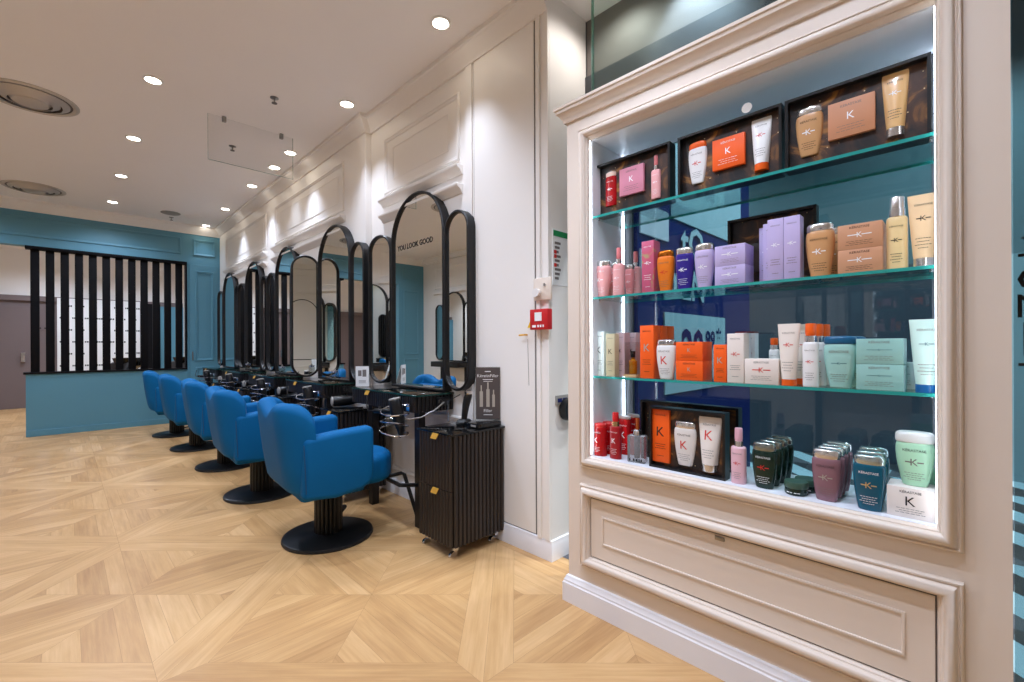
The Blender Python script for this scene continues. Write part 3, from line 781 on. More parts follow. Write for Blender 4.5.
# clear jars on the far desks
def jar(x, y, label):
    t = MB().lathe([(0, 0), (.032, 0), (.036, .01), (.036, .09), (.03, .1), (.027, .1), (.033, .088), (.033, .012), (0, .008)], 24).build('glass_jar', 'acrylic', loc=(x, y, .955), label=label, category='jar', group='small jars on the desks')
    MB().lathe([(.032, .1), (.033, .115), (.01, .12), (.008, .135), (0, .138)], 20).build('lid', 'chrome', parent=t)
jar(1.85, 4.30, 'small clear jar with chrome lid on the second desk'); jar(1.83, 5.72, 'small clear jar with chrome lid on the middle desk'); jar(1.83, 7.12, 'small clear jar with chrome lid on the fourth desk')

# ------------------------------------------------------------------ salon chairs
def make_chair():
    t = empty('salon_chair', (0, 0, 0), label='x', category='chair', group='blue salon chairs in front of the mirrors')
    # U-shaped back shell in plan: near wing, rear, far wing
    W = .315; xr = -.265; rc = .13; xe = -.165; path = []
    def straight(x0, y0, x1, y1, nx, ny, n): return [(x0+(x1-x0)*k/n, y0+(y1-y0)*k/n, nx, ny) for k in range(n)]
    def arc(cx, cy, a0, a1, n): return [(cx+rc*math.cos(a0+(a1-a0)*k/n), cy+rc*math.sin(a0+(a1-a0)*k/n), math.cos(a0+(a1-a0)*k/n), math.sin(a0+(a1-a0)*k/n)) for k in range(n)]
    cx = xr+rc
    path = arc(cx, -W+rc, -PI/2-.25, -PI, 14)+straight(xr, -W+rc, xr, W-rc, -1, 0, 8)+arc(cx, W-rc, PI, PI/2+.25, 14)
    path.append((cx+rc*math.cos(PI/2+.25), W-rc+rc*math.sin(PI/2+.25), math.cos(PI/2+.25), math.sin(PI/2+.25)))
    T = .12; rings = []
    for x, y, nx, ny in path:
        q = max(0, min(1, (x+.25)/.09))                      # 0 at the rear, 1 at the front end of the wing
        top = .78+.18*math.sqrt(max(0, 1-q*q))-.06*math.cos(min(1, abs(y)/.20)*PI/2)**2
        bot = .375+.05*max(0, min(1, (-.2-x)/.1))
        hr = .055; sec = [(-T/2+.02, bot), (T/2-.04, bot), (T/2-.012, bot+.012), (T/2, bot+.045)]
        for f in (.3, .55, .8): sec.append((T/2, bot+.045+(top-hr-bot-.045)*f))
        for k in range(9): a = PI*k/8; sec.append((T/2*math.cos(a), top-hr+hr*math.sin(a)))
        sec += [(-T/2, bot+(top-hr-bot)*.5), (-T/2, bot+.02)]
        ring = []
        for o_, z_ in sec:
            lean = -.13*max(0, z_-.42)*(1-q*.75)
            fl = .012*math.sin(PI*min(1, max(0, (z_-.33)/.7)))
            ring.append((x+nx*(o_+fl)+lean, y+ny*(o_+fl), z_))
        rings.append(ring)
    MB().loft(rings).build('backrest', 'blue_leather', parent=t, smooth=50)
    P = lambda x, y, z: (x-.10*(z-.42), y, z)
    MB().prism([(-.235, -.24), (-.15, -.24), (-.15, .24), (-.235, .24)], .48, .86, P=P).build('back_cushion', 'blue_leather', parent=t, bevel=.04, seg=4, smooth=60)
    for s_ in (-1, 1):
        m_ = MB(); y0, y1 = (.262, .385) if s_ > 0 else (-.385, -.262)
        prof = [(-.275, .385), (-.08, .365), (.08, .385), (.155, .42), (.168, .50), (.168, .785), (-.08, .772), (-.265, .752)]
        m_.loft([[(x, y0, z) for x, z in prof], [(x, y1, z) for x, z in prof]])
        m_.build('armrest', 'blue_leather', parent=t, bevel=.034, seg=4, smooth=50)
        m_ = MB(); m_.tube([(-.255, s_*.382, .43), (-.262, s_*.386, .58), (-.268, s_*.382, .72)], .003, 6); m_.build('seam', 'blue_seam', parent=t)
    d_ = [(-.22, -.25), (.24, -.25)]+[(.24+.19*math.cos(a), .25*math.sin(a)) for a in [(-PI/2+PI*k/20) for k in range(1, 20)]]+[(.24, .25), (-.22, .25)]
    MB().prism(d_, .36, .555).build('seat', 'blue_leather', parent=t, bevel=.05, seg=4, smooth=60)
    MB().box(-.25, .16, -.26, .26, .335, .42).build('seat_base', 'blue_leather', parent=t, bevel=.03, seg=2)
    col = []
    for k in range(20):
        for f in (0, .25, .5, .75):
            a = 2*PI*(k+f)/20; r_ = .080+.012*math.sin(PI*f)**.6 if f else .080
            col.append((r_*math.cos(a), r_*math.sin(a)))
    MB().prism(col, .028, .338).build('column', 'black_metal', parent=t, smooth=20)
    MB().lathe([(.0, 0), (.29, 0), (.295, .008), (.29, .022), (.275, .028), (.11, .034), (.1, .04), (0, .04)], 56).build('base', 'black_metal', parent=t)
    l_ = MB().tube([(.06, .09, .07), (.14, .20, .065), (.2, .29, .06)], .01, 8); l_.tube([(.18, .26, .06), (.23, .33, .058)], .02, 8); l_.build('pump_pedal', 'black_metal', parent=t)
    return t
chair = make_chair()
cl = ['blue leather barrel chair at the first station, its whole round base showing', 'blue leather barrel chair second along from the display case', 'blue leather barrel chair in the middle of the row of five', 'blue leather barrel chair fourth along from the display case', 'blue leather barrel chair closest to the teal half wall']
cp_ = [(1.295, 3.125, -4), (1.25, 4.45, -3), (1.275, 5.775, -4), (1.235, 7.095, -3), (1.20, 8.38, -4)]
for k, (x, y, a) in enumerate(cp_):
    if k == 0: chair.location = (x, y, 0); chair.rotation_euler = (0, 0, R(a)); chair['label'] = cl[0]
    else: copy_tree(chair, (x, y, 0), R(a), label=cl[k])

# ------------------------------------------------------------------ fittings on the end post
t = empty('fire_call_point', (XW1-.022, 1.838, 1.46), label='red fire alarm call point on the white end post', category='fire alarm')
MB().box(-.045, 0, -.072, .072, -.062, .062).build('housing', 'red_plastic', parent=t, bevel=.005)
MB().box(-.047, -.044, -.026, .03, -.01, .042).build('break_glass', 'paper_white', parent=t)
m_ = MB(); 
for a, b_ in ((.05, .02), (.008, -.004), (-.012, -.024), (-.034, -.044)): m_.box(-.0465, -.045, b_, a, -.048, -.034)
m_.build('lettering', 'ink_white', parent=t)
t = empty('dial_switch', (XW1-.022, 1.835, 1.645), label='cream wall switch plate with a round dial over the fire alarm', category='switch')
MB().box(-.016, 0, -.07, .07, -.068, .068).build('plate', 'cabinet_paint', parent=t, bevel=.004)
MB().lathe([(.026, 0), (.026, .02), (.02, .026), (0, .026)], 24, axis='x').build('dial', 'white_plastic', parent=t, loc=(-.042, .03, -.022))
MB().box(-.028, -.016, -.028, -.02, .015, .03).build('toggle', 'grille_grey', parent=t)
MB().prism([(1.985, 1.415), (1.925, 1.415), (1.935, 1.50)], 0, .002, P=lambda a, b_, z: (XW1-.0065-z, a, b_)).build('warning_sticker', 'yellow_sticker', label='yellow triangular warning sticker half behind the fire alarm', category='sticker')
t = empty('evacuation_plan', (2.118, 1.80, 1.672), label='white evacuation plan with green heading on the narrow return wall', category='sign')
MB().box(0, .21, -.004, 0, 0, .345).build('sheet', 'paper_white', parent=t)
MB().box(.008, .202, -.006, -.004, .30, .335).build('green_heading', 'ink_green', parent=t)
m_ = MB()
for k in range(9): m_.box(.02, .055+.01*(k % 3), -.0055, -.004, .035+.027*k, .050+.027*k)
m_.build('lettering', 'ink_grey', parent=t)
m_ = MB()
for k in (3, 5, 6): m_.box(.012, .035, -.006, -.005, .03+.027*k, .052+.027*k)
m_.build('safety_symbol', 'ink_red', parent=t)
t = empty('wall_plate', (2.17, 1.80, .965), label='small grey plate on the return wall below the evacuation plan', category='switch')
MB().box(-.03, .09, -.012, 0, -.03, .03).build('plate', 'grille_grey', parent=t, bevel=.003)
MB().box(-.02, .02, -.014, -.012, -.012, .012).box(.03, .07, -.014, -.012, -.012, .012).build('rocker', 'ink_navy', parent=t)
MB().lathe([(.07, 0), (.07, .05), (.06, .06), (0, .06)], 28, axis='y').build('black_knob', 'black_plastic', loc=(2.235, 1.74, .905), label='round black knob behind the cabinet edge on the return wall', category='knob')
# ------------------------------------------------------------------ the built-in display cabinet
OY0, OY1, OZ0, OZ1 = .0775, 1.3235, .757, 2.315
CY0, CY1, XBK = -.072, 1.46, 2.20
cab = empty('display_cabinet', (XD, .69, 0), label='built-in cream display cabinet with lit glass shelves of hair products', category='display cabinet')
def ab(x, y, z): return (x-XD, y-.69, z)
def cbox(mb, x0, x1, y0, y1, z0, z1, m=0): return mb.box(x0-XD, x1-XD, y0-.69, y1-.69, z0, z1, m)
b = MB(); cbox(b, XD, XBK, OY1, CY1, 0, 2.445); cbox(b, XD, XBK, CY0, OY0, 0, 2.445); cbox(b, XD, XBK, OY0, OY1, 0, OZ0-.01); cbox(b, XD, XBK, OY0, OY1, OZ1+.002, 2.445)
b.build('carcass', 'cabinet_paint', parent=cab)
b = MB(); cbox(b, XD+.02, XBK-.03, OY1-.004, OY1, OZ0, OZ1); cbox(b, XD+.02, XBK-.03, OY0, OY0+.004, OZ0, OZ1); cbox(b, XD+.005, XBK-.03, OY0, OY1, OZ0-.01, OZ0); cbox(b, XD+.02, XBK-.03, OY0, OY1, OZ1-.004, OZ1+.002)
b.build('lining', 'shelf_white', parent=cab, label='white lining of the lit niche')
PCB = lambda u, v, h: (-h, u-.69, v)
big = [(0, 0), (0, .014), (.003, .019), (.007, .020), (.009, .015), (.013, .016), (.016, .026), (.022, .036), (.030, .040), (.039, .037), (.045, .028), (.047, .018), (.051, .017), (.056, .008), (.056, 0)]
b = MB(); mould(b, PCB, OY0-.055, OY1+.055, OZ0-.056, OZ1+.056, big); b.build('opening_moulding', 'cabinet_paint', parent=cab, smooth=45)
b = MB(); mould(b, PCB, OY0-.055, OY1+.055, .21, .615, big); b.build('panel_moulding', 'cabinet_paint', parent=cab, smooth=45)
b = MB(); b.box(-.006, 0, OY0+.006-.69, OY1-.006-.69, .272, .553); pn = b.build('drawer_panel', 'cabinet_paint', parent=cab, bevel=.001, seg=1)
b = MB(); b.box(-.0015, .0005, OY0+.002-.69, OY1-.002-.69, .268, .557); b.build('shadow_gap', 'vent_dark', parent=pn)
b = MB(); mould(b, lambda u, v, h: (-.006-h, u-.69, v), OY0+.074, OY1-.07, .345, .48, [(0, 0), (0, .005), (.004, .006), (.008, .005), (.009, 0)]); b.build('raised_bead', 'cabinet_paint', parent=pn)
b = MB(); b.box(-.012, -.006, .685-.69, .722-.69, .532, .549); b.build('lock', 'brushed_steel', parent=pn, bevel=.002)
pl = [(0, 0), (.024, 0), (.024, .094), (.019, .100), (.019, .108), (.013, .116), (.010, .128), (.004, .132), (0, .132)]
b = MB(); b.loft([[(-a, CY0-.69, z) for a, z in pl], [(-a, CY1-.69+a, z) for a, z in pl]]); b.loft([[(-a, CY1-.69+a, z) for a, z in pl], [(XBK-XD, CY1-.69+a, z) for a, z in pl]])
b.build('plinth', 'plinth_white', parent=cab)
co = [(0, 2.435), (.012, 2.435), (.016, 2.45), (.034, 2.475), (.042, 2.48), (.044, 2.493), (.05, 2.497), (.05, 2.51), (0, 2.51)]
b = MB(); b.loft([[(-a, CY0-.69, z) for a, z in co], [(-a, CY1-.69+a, z) for a, z in co]]); b.loft([[(-a, CY1-.69+a, z) for a, z in co], [(XBK-XD, CY1-.69+a, z) for a, z in co]]); b.box(0, XBK-XD, CY0-.69, CY1-.69, 2.435, 2.51)
b.build('cornice', 'cabinet_paint', parent=cab, smooth=45)
b = MB(); b.box(XBK-.03-XD, XBK-.022-XD, OY0-.69, OY1-.69, OZ0, OZ1); b.build('back_glass', 'tinted_glass', parent=cab)
b = MB(); cbox(b, XBK-.045, XBK-.03, OY1-.05, OY1-.004, OZ0, OZ1); b.build('back_frame', 'dark_grey', parent=cab); b = MB(); cbox(b, XBK-.045, XBK-.03, OY0+.004, OY0+.025, OZ0, OZ1); b.build('back_frame', 'dark_grey', parent=cab)
SZ = [1.937, 1.538, 1.151]; XS0, XS1 = 1.862, 2.145
for z in SZ:
    b = MB(); cbox(b, XS0, XS1, OY0+.005, OY1-.005, z-.010, z, 0); o = b.build('shelf', 'clear_glass', parent=cab, label='clear glass shelf with green edge')
    b = MB(); cbox(b, XS0-.0015, XS0, OY0+.005, OY1-.005, z-.0105, z+.0005); cbox(b, XS1, XS1+.0015, OY0+.005, OY1-.005, z-.0105, z+.0005)
    b.build('polished_edge', 'glass_edge', parent=o)
    for yy in (OY0+.008, OY1-.020):
        for xx in (1.90, 2.10):
            MB().lathe([(.005, 0), (.005, .008), (0, .008)], 12, cx=xx-XD, cy=yy+.006-.69, cz=z-.0165).build('shelf_pin', 'chrome', parent=o)
for x, y, q, a in ((1.846, OY1-.0025, .001, .002), (2.135, OY1-.009, .0018, .003), (1.846, OY0+.0025, .001, .002), (2.135, OY0+.009, .0025, .004)):
    b = MB(); cbox(b, x-a, x+a, y-q, y+q, OZ0+.01, OZ1-.01); b.build('light_strip', 'led', parent=cab)

# ------------------------------------------------------------------ products: all built facing -y, x to the viewer's right
def interp(prof, f):
    for (a, ra), (b_, rb) in zip(prof, prof[1:]):
        if f <= b_: 
            t_ = 0 if b_ == a else (f-a)/(b_-a); t_ = t_*t_*(3-2*t_) if False else t_
            return ra+(rb-ra)*t_
    return prof[-1][1]
PM = {}
def cmat(col, kind='plastic'):
    k = (col, kind)
    if k not in PM:
        n = 'product_%d' % len(PM)
        if kind == 'plastic': mat(n, col, .32, coat=.15, var=.02, vscale=20)
        elif kind == 'card': mat(n, col, .5, var=.015, vscale=20)
        elif kind == 'clear': mat(n, col, .12, coat=.4, trans=.25, ior=1.3)
        elif kind == 'metal': mat(n, col, .2, metal=.9)
        PM[k] = n
    return PM[k]
EMB = 'K'
def marks(body, place, w, h, zb, brand, emb, fine, brand_h=None, bars=True, fine_z=(.30, .25, .20, .15), ez=.56, bz=.80, es=.13, one_sided=True):
    """Brand name, emblem and fine print on a front; place(x, z) gives the point on the surface."""
    bh = (brand_h or min(.085*h, .115*w))*.82
    nb = MB(); nb.text('KÉRASTASE', bh, lambda a, c_: place(a, zb+bz*h+c_)); fm = MB() 
    fm2 = fm
    for i, z in enumerate(fine_z):
        ww = w*(.30, .24, .32, .2, .14)[i % 5]
        segs = 6
        for s_ in range(segs):
            x0 = -ww+2*ww*s_/segs; x1 = x0+2*ww/segs*.8
            q = [place(x0, zb+z*h), place(x1, zb+z*h), place(x1, zb+z*h+.006*h+.0006), place(x0, zb+z*h+.006*h+.0006)]
            fm2.quad(*q)
    nb.build('brand_lettering', brand, parent=body, smooth=0)
    fm.build('fine_print', fine, parent=body, smooth=0)
    e = MB(); s_ = min(es*h, (.26 if bars else .5)*w)
    e.text(EMB, s_, lambda a, c_: place(a, zb+ez*h-s_/2+c_))
    if bars:
        xe = max(w*.27, s_*.95)
        for x0, x1 in ((-xe, -s_*.40), (s_*.34, xe)):
            e.quad(place(x0, zb+ez*h-s_*.10), place(x1, zb+ez*h-s_*.10), place(x1, zb+ez*h+s_*.08), place(x0, zb+ez*h+s_*.08))
    e.build('emblem', emb, parent=body, smooth=0)

BAIN = [(0, .56), (.012, .62), (.04, .655), (.15, .73), (.30, .82), (.45, .90), (.60, .96), (.74, .995), (.84, 1.0), (.92, .985), (.97, .95), (1, .89)]
FLASK = [(0, .62), (.012, .68), (.04, .71), (.15, .775), (.3, .85), (.45, .915), (.62, .965), (.78, .995), (.88, 1.0), (.94, .985), (.98, .95), (1, .87)]
SLAB = [(0, .92), (.015, .98), (.05, 1), (.93, 1), (.97, .95), (1, .85)]
def bain(name, w, h, d, body, cap, inks, prof=BAIN, caph=.155, kind='plastic', capkind='metal', parent=None, loc=(0,0,0), rot=0, e=2.3, es=.13, bars=True, capw=.93, band=None):
    Hb = h*(1-caph); a, b_ = w/2, d/2
    m_ = MB(); m_.lathe([(0, 0)]+[(r, f*Hb) for f, r in prof]+[(0, Hb)], 36, sx=a, sy=b_, e=e)
    o = m_.build(name, cmat(body, kind), parent=parent, loc=loc, rot=(0, 0, rot), smooth=50)
    c_ = MB(); cz = Hb; ch = h*caph
    c_.lathe([(0, 0), (capw*.93, .0), (capw*.965, ch*.06), (capw, ch*.18), (capw*.985, ch*.66), (capw*.95, ch*.80), (capw*.88, ch*.90), (capw*.76, ch*.97), (capw*.5, ch), (0, ch*1.0)], 36, sx=a, sy=b_, cz=cz, e=e)
    c_.build('cap', cmat(cap, capkind), parent=o, smooth=50)
    if band:
        q = MB(); q.lathe([(capw*1.005, ch*.0), (capw*1.01, ch*.0), (capw*1.015, ch*.3), (capw*1.005, ch*.3)], 36, sx=a, sy=b_, cz=cz, e=e, cap=False); q.build('cap_band', cmat(band, 'plastic'), parent=o)
    def place(x, z):
        r = interp(prof, max(0, min(1, z/Hb))); q = min(.98, abs(x)/(a*r))
        return (x, -(b_*r)*(1-q**e)**(1/e)-.0009, z)
    marks(o, place, w*.86, Hb, 0, *inks, bars=bars, es=es)
    return o
def spray(name, w, h, d, body, cap, inks, collar=(220, 220, 222), parent=None, loc=(0,0,0), rot=0, kind='plastic', fb=.66, capw=.42, e=2.3, capkind='plastic', es=.11, bars=True):
    Hb = h*fb; a, b_ = w/2, d/2; prof = [(0, .93), (.015, .985), (.04, 1), (.94, 1), (.975, .95), (1, .82)]
    m_ = MB(); m_.lathe([(0, 0)]+[(r, f*Hb) for f, r in prof]+[(0, Hb)], 32, sx=a, sy=b_, e=e)
    o = m_.build(name, cmat(body, kind), parent=parent, loc=loc, rot=(0, 0, rot), smooth=50)
    r = capw*a*1.0
    MB().lathe([(0, 0), (r*1.08, 0), (r*1.08, h*.10), (0, h*.10)], 28, cz=Hb).build('collar', cmat(collar, 'metal'), parent=o)
    top = h-Hb-h*.10
    MB().lathe([(0, 0), (r*.92, 0), (r*.92, top*.12), (r, top*.14), (r*.97, top*.9), (r*.88, top*.97), (0, top)], 28, cz=Hb+h*.10).build('pump_cap', cmat(cap, capkind), parent=o)
    def place(x, z):
        q = min(.98, abs(x)/a); return (x, -b_*(1-q**e)**(1/e)-.0009, z)
    marks(o, place, w*.92, Hb, 0, *inks, bars=bars, es=es)
    return o
def tube(name, w, h, d, body, cap, inks, parent=None, loc=(0,0,0), rot=0, capkind='plastic', caph=.13, es=.13, bars=True, crimp=None):
    ch = h*caph; r0 = w*.32; m_ = MB(); rings = []; K = 14
    def dims(f): 
        return r0+(w/2-r0)*(f**.85), r0*(1-f**1.35)+.0022
    for k in range(K+1):
        f = k/K; a, b_ = dims(f); rings.append([(a*math.cos(2*PI*j/32), b_*math.sin(2*PI*j/32), ch+(h-ch)*f) for j in range(32)])
    o = m_.loft(rings).build(name, cmat(body, 'plastic'), parent=parent, loc=loc, rot=(0, 0, rot), smooth=50)
    MB().lathe([(0, 0), (r0*1.02, 0), (r0*1.04, ch*.1), (r0*1.03, ch), (0, ch)], 32).build('cap', cmat(cap, capkind), parent=o)
    def place(x, z):
        a, b_ = dims(max(0, min(1, (z-ch)/(h-ch)))); q = min(.98, abs(x)/a); return (x, -b_*math.sqrt(1-q*q)-.0009, z)
    marks(o, place, w*.80, h-ch, ch, *inks, bars=bars, es=es, bz=.82, ez=.62)
    return o
def carton(name, w, h, d, body, inks, parent=None, loc=(0,0,0), rot=0, m=None, es=None, bars=True, tall=None, brand_h=None, bz=.84, ez=None):
    o = MB().box(-w/2, w/2, -d/2, d/2, 0, h).build(name, m or cmat(body, 'card'), parent=parent, loc=loc, rot=(0, 0, rot), bevel=.0012)
    place = lambda x, z: (x, -d/2-.0006, z)
    tall = h > 1.4*w if tall is None else tall
    if tall: marks(o, place, w, h, 0, *inks, bars=bars, es=es or min(.14, .34*w/h), bz=bz+.04, ez=ez or .58, brand_h=brand_h or .10*w, fine_z=(.34, .30, .26, .12))
    else: marks(o, place, w, h, 0, *inks, bars=bars, es=es or .2, bz=bz-.02, ez=ez or .56, brand_h=brand_h or .075*w, fine_z=(.30, .23, .16))
    return o
def jarlow(name, w, h, d, body, lid, inks, loc=(0,0,0), rot=0, parent=None):
    o = MB().lathe([(0, 0), (.88, 0), (.97, h*.06), (1, h*.15), (.98, h*.52), (0, h*.52)], 36, sx=w/2, sy=d/2).build(name, cmat(body, 'clear'), parent=parent, loc=loc, rot=(0, 0, rot))
    MB().lathe([(0, h*.53), (1.0, h*.53), (1.02, h*.58), (1.02, h*.93), (.97, h), (.8, h*.985), (0, h*.985)], 36, sx=w/2, sy=d/2).build('lid', cmat(lid, 'plastic'), parent=o)
    place = lambda x, z: (x, -d/2*math.sqrt(1-min(.98, abs(x)/(w/2))**2)-.0006, z)
    m_ = MB()
    for x0 in (-.022, -.012, .002, .012): m_.quad(place(x0, h*.2), place(x0+.008, h*.2), place(x0+.008, h*.26), place(x0, h*.26))
    m_.build('fine_print', 'ink_white', parent=o, smooth=0)
    return o

FACE = -PI/2
def half_from_silhouette(px0, px1, X, k):
    """Half-width of an elliptical bottle (depth = k x width) whose outline spans the two columns."""
    th = math.atan2(ray((px0+px1)/2)[1], ray((px0+px1)/2)[0])
    dy = (Yof(px0, X)-Yof(px1, X))/2
    return dy*math.cos(th)/math.sqrt(math.cos(th)**2+(k*math.sin(th))**2)
def tagp(o, label, cat, group=None):
    o['label'] = label; o['category'] = cat
    if group: o['group'] = group
    return o
def put_round(fn, name, px0, px1, ytop, z, xc, k, label, cat, group=None, yaw=0, **kw):
    pc = (px0+px1)/2; a = half_from_silhouette(px0, px1, xc, k); h = zof(pc, ytop, xc)-z
    o = fn(name, 2*a, h, 2*a*k, loc=(xc, Yof(pc, xc), z), rot=FACE+R(yaw), **kw)
    return tagp(o, label, cat, group)
def put_box(name, px0, px1, ytop, z, xf, d, label, cat='box', group=None, yaw=0, h=None, z0=0, **kw):
    y0, y1 = Yof(px0, xf), Yof(px1, xf); hh = h or zof((px0+px1)/2, ytop, xf)-z
    o = carton(name, y0-y1, hh, d, loc=(xf+d/2, (y0+y1)/2, z+z0), rot=FACE+R(yaw), **kw)
    return tagp(o, label, cat, group)
def beside(o, dx, dy, label, dz=0): return copy_tree(o, (o.location.x+dx, o.location.y+dy, o.location.z+dz), label=label)

# gift set: black tray, printed card, fixed contents
def gift_set(px0, px1, z, xf, h, d, label, contents, lean=0, group='black gift sets', film=True):
    y0, y1 = Yof(px0, xf), Yof(px1, xf); w = y0-y1
    t = empty('gift_set', (xf+d/2, (y0+y1)/2, z), FACE, label=label, category='gift set', group=group)
    if lean: t.rotation_euler = (R(lean), 0, FACE)
    f = .010
    m_ = MB(); m_.box(-w/2, w/2, -d/2+.03, d/2, 0, h)
    for a in ((-w/2, -w/2+f, 0, h), (w/2-f, w/2, 0, h), (-w/2+f, w/2-f, 0, f), (-w/2+f, w/2-f, h-f, h)): m_.box(a[0], a[1], -d/2, -d/2+.03, a[2], a[3])
    m_.build('tray', 'black_plastic', parent=t, smooth=0)
    MB().quad((-w/2+f, -d/2+.029, f), (w/2-f, -d/2+.029, f), (w/2-f, -d/2+.029, h-f), (-w/2+f, -d/2+.029, h-f)).build('printed_card', 'swirl', parent=t, smooth=0)
    for fn, nm, fx, fz, iw, ih, idp, kw in contents:
        fn(nm, iw, ih, idp, parent=t, loc=(-w/2+fx*w, -d/2+.030, f+fz*h), **kw)
    return t
# ---- ink sets: (brand, emblem, fine print)
DK = ('ink_black', 'ink_black', 'ink_black'); WH = ('ink_white', 'ink_white', 'ink_white'); RD = ('ink_grey', 'ink_red', 'ink_grey'); DW = ('ink_black', 'ink_white', 'ink_black')
SV = ('ink_black', 'ink_silver', 'ink_black'); LW = ('ink_grey', 'ink_white', 'ink_grey'); NV = ('ink_grey', 'ink_teal', 'ink_grey'); RW = ('ink_white', 'ink_red', 'ink_white')
PINK = (234, 168, 166); PCAP = (226, 128, 130); ORANGE = (250, 96, 16); OCAP = (244, 98, 22); CREAM = (236, 224, 214); WHITE = (238, 236, 234); CARAMEL = (206, 150, 112)
LILAC = (194, 178, 216); LIL2 = (190, 174, 214); MINT = (160, 208, 200); TEALC = (20, 90, 130); DKGREEN = (24, 52, 42); SILV = (224, 222, 220); GOLDC = (226, 190, 152)
S1, S2, S3, S0 = SZ[0], SZ[1], SZ[2], OZ0

# top shelf: three gift sets
gift_set(595, 670.5, S1, 1.90, .262, .055, 'gift set with red bottle, pink box and pink spray on the top shelf', [
    (bain, 'bottle', .20, .16, .062, .168, .03, dict(body=(190, 24, 30), cap=(236, 206, 190), inks=WH, prof=SLAB, kind='clear', capkind='plastic', caph=.14)),
    (carton, 'inner_box', .50, .27, .128, .130, .03, dict(body=(214, 136, 156), inks=LW, bars=False)),
    (spray, 'spray_bottle', .80, .08, .046, .200, .03, dict(body=PINK, cap=PCAP, inks=WH))])
gift_set(678.4, 782.5, S1, 1.90, .262, .055, 'gift set with white bottle, orange box and white tube on the top shelf', [
    (bain, 'bottle', .19, .16, .080, .176, .034, dict(body=WHITE, cap=OCAP, inks=RD, capkind='plastic')),
    (carton, 'inner_box', .51, .27, .125, .125, .03, dict(body=ORANGE, inks=WH, bars=False)),
    (tube, 'tube', .81, .10, .076, .205, .03, dict(body=WHITE, cap=OCAP, inks=RD))])
gift_set(785.7, 932.6, S1, 1.90, .262, .055, 'gift set with caramel bottle, caramel box and tube on the top shelf', [
    (bain, 'bottle', .18, .14, .086, .176, .036, dict(body=(208, 158, 108), cap=SILV, inks=DW)),
    (carton, 'inner_box', .49, .26, .130, .125, .03, dict(body=(206, 144, 106), inks=LW, bars=False)),
    (tube, 'tube', .78, .10, .072, .210, .03, dict(body=(228, 182, 122), cap=SILV, inks=DW, capkind='metal'))])
pt = Vector((1.896, Yof(748, 1.896), zof(748, 109, 1.896)))
MB().lathe([(0, 0), (.019, 0), (.019, -.002), (0, -.002)], 28, axis='x').build('round_tag', 'white_plastic', loc=pt, label='small white round tag on the top edge of the orange gift set', category='tag')

# second shelf
z = S2
o = put_round(bain, 'shampoo_bottle', 593.5, 611.5, 261.5, z, 1.925, .62, 'pale pink shampoo bottle at the wall end of the second shelf', 'bottle', 'pink bottles', body=PINK, cap=SILV, inks=WH)
beside(o, .085, -.01, 'pale pink shampoo bottle hidden behind the pink one at the wall end')
o = put_round(spray, 'spray_bottle', 613.5, 625, 248, z, 1.925, .9, 'pink spray bottle with pink pump in the front row of the second shelf', 'spray bottle', 'pink bottles', body=PINK, cap=PCAP, inks=WH)
beside(o, .14, -.01, 'pink spray bottle standing at the back beside the iridescent carton')
put_round(bain, 'shampoo_bottle', 625, 635, 265, z, 2.02, .7, 'small pink bottle set back beside the pink spray', 'bottle', 'pink bottles', body=(216, 136, 136), cap=SILV, inks=WH)
put_box('carton', 642, 654, 241.5, z, 1.90, .062, 'tall iridescent pink and green carton', 'box', m='irid', body=None, inks=WH)
put_round(bain, 'shampoo_bottle', 657.5, 675, 251.5, z, 1.925, .62, 'orange shampoo bottle beside the iridescent carton', 'bottle', body=(232, 122, 28), cap=(222, 128, 44), capkind='metal', inks=RD)
put_round(bain, 'shampoo_bottle', 676, 694.5, 248.5, z, 1.925, .62, 'dark violet translucent shampoo bottle on the second shelf', 'bottle', body=(62, 48, 150), cap=SILV, inks=WH, kind='clear', prof=FLASK)
put_round(bain, 'shampoo_bottle', 695, 715, 244.5, z, 1.925, .62, 'lilac shampoo bottle with silver cap beside the lilac boxes', 'bottle', body=LILAC, cap=SILV, inks=LW)
o = put_box('mask_box', 715, 745.5, 262, z, 1.90, .10, 'lower one of two stacked lilac mask boxes', 'box', 'stacked lilac mask boxes', h=.0815, body=LIL2, inks=LW)
beside(o, 0, 0, 'upper one of two stacked lilac mask boxes', .082)
o = put_box('carton', 784, 800.5, 217, z, 1.895, .052, 'tall lilac carton next to the caramel bottle', 'box', 'tall lilac cartons', body=LIL2, inks=LW)
wy = .0  # neighbours of the same size
yw = abs(Yof(784, 1.895)-Yof(800.5, 1.895))
beside(o, 0, yw+.001, 'tall lilac carton, second from the caramel bottle')
beside(o, .055, yw*1.62, 'tall lilac carton in the back row, partly behind the second one'); beside(o, .11, yw*2.2, 'tall lilac carton farthest back of the four')
gift_set(728, 817, z, 2.06, .302, .04, 'dark gift set standing at the back of the second shelf behind lilac cartons', [
    (carton, 'inner_box', .2, .2, .12, .12, .02, dict(body=(60, 44, 40), inks=LW, bars=False))], film=False)
o = put_round(bain, 'shampoo_bottle', 806, 835.5, 225, z, 1.93, .60, 'caramel shampoo bottle with chrome cap on the second shelf', 'bottle', body=(212, 158, 106), cap=SILV, inks=DW, es=.15)
beside(o, .10, -.012, 'caramel shampoo bottle standing behind its twin on the second shelf')
o = put_box('mask_box', 838, 883, 245, z, 1.90, .10, 'lower one of two stacked caramel mask boxes', 'box', 'stacked caramel mask boxes', h=.084, body=CARAMEL, inks=DW)
beside(o, 0, 0, 'upper one of two stacked caramel mask boxes', .0845)
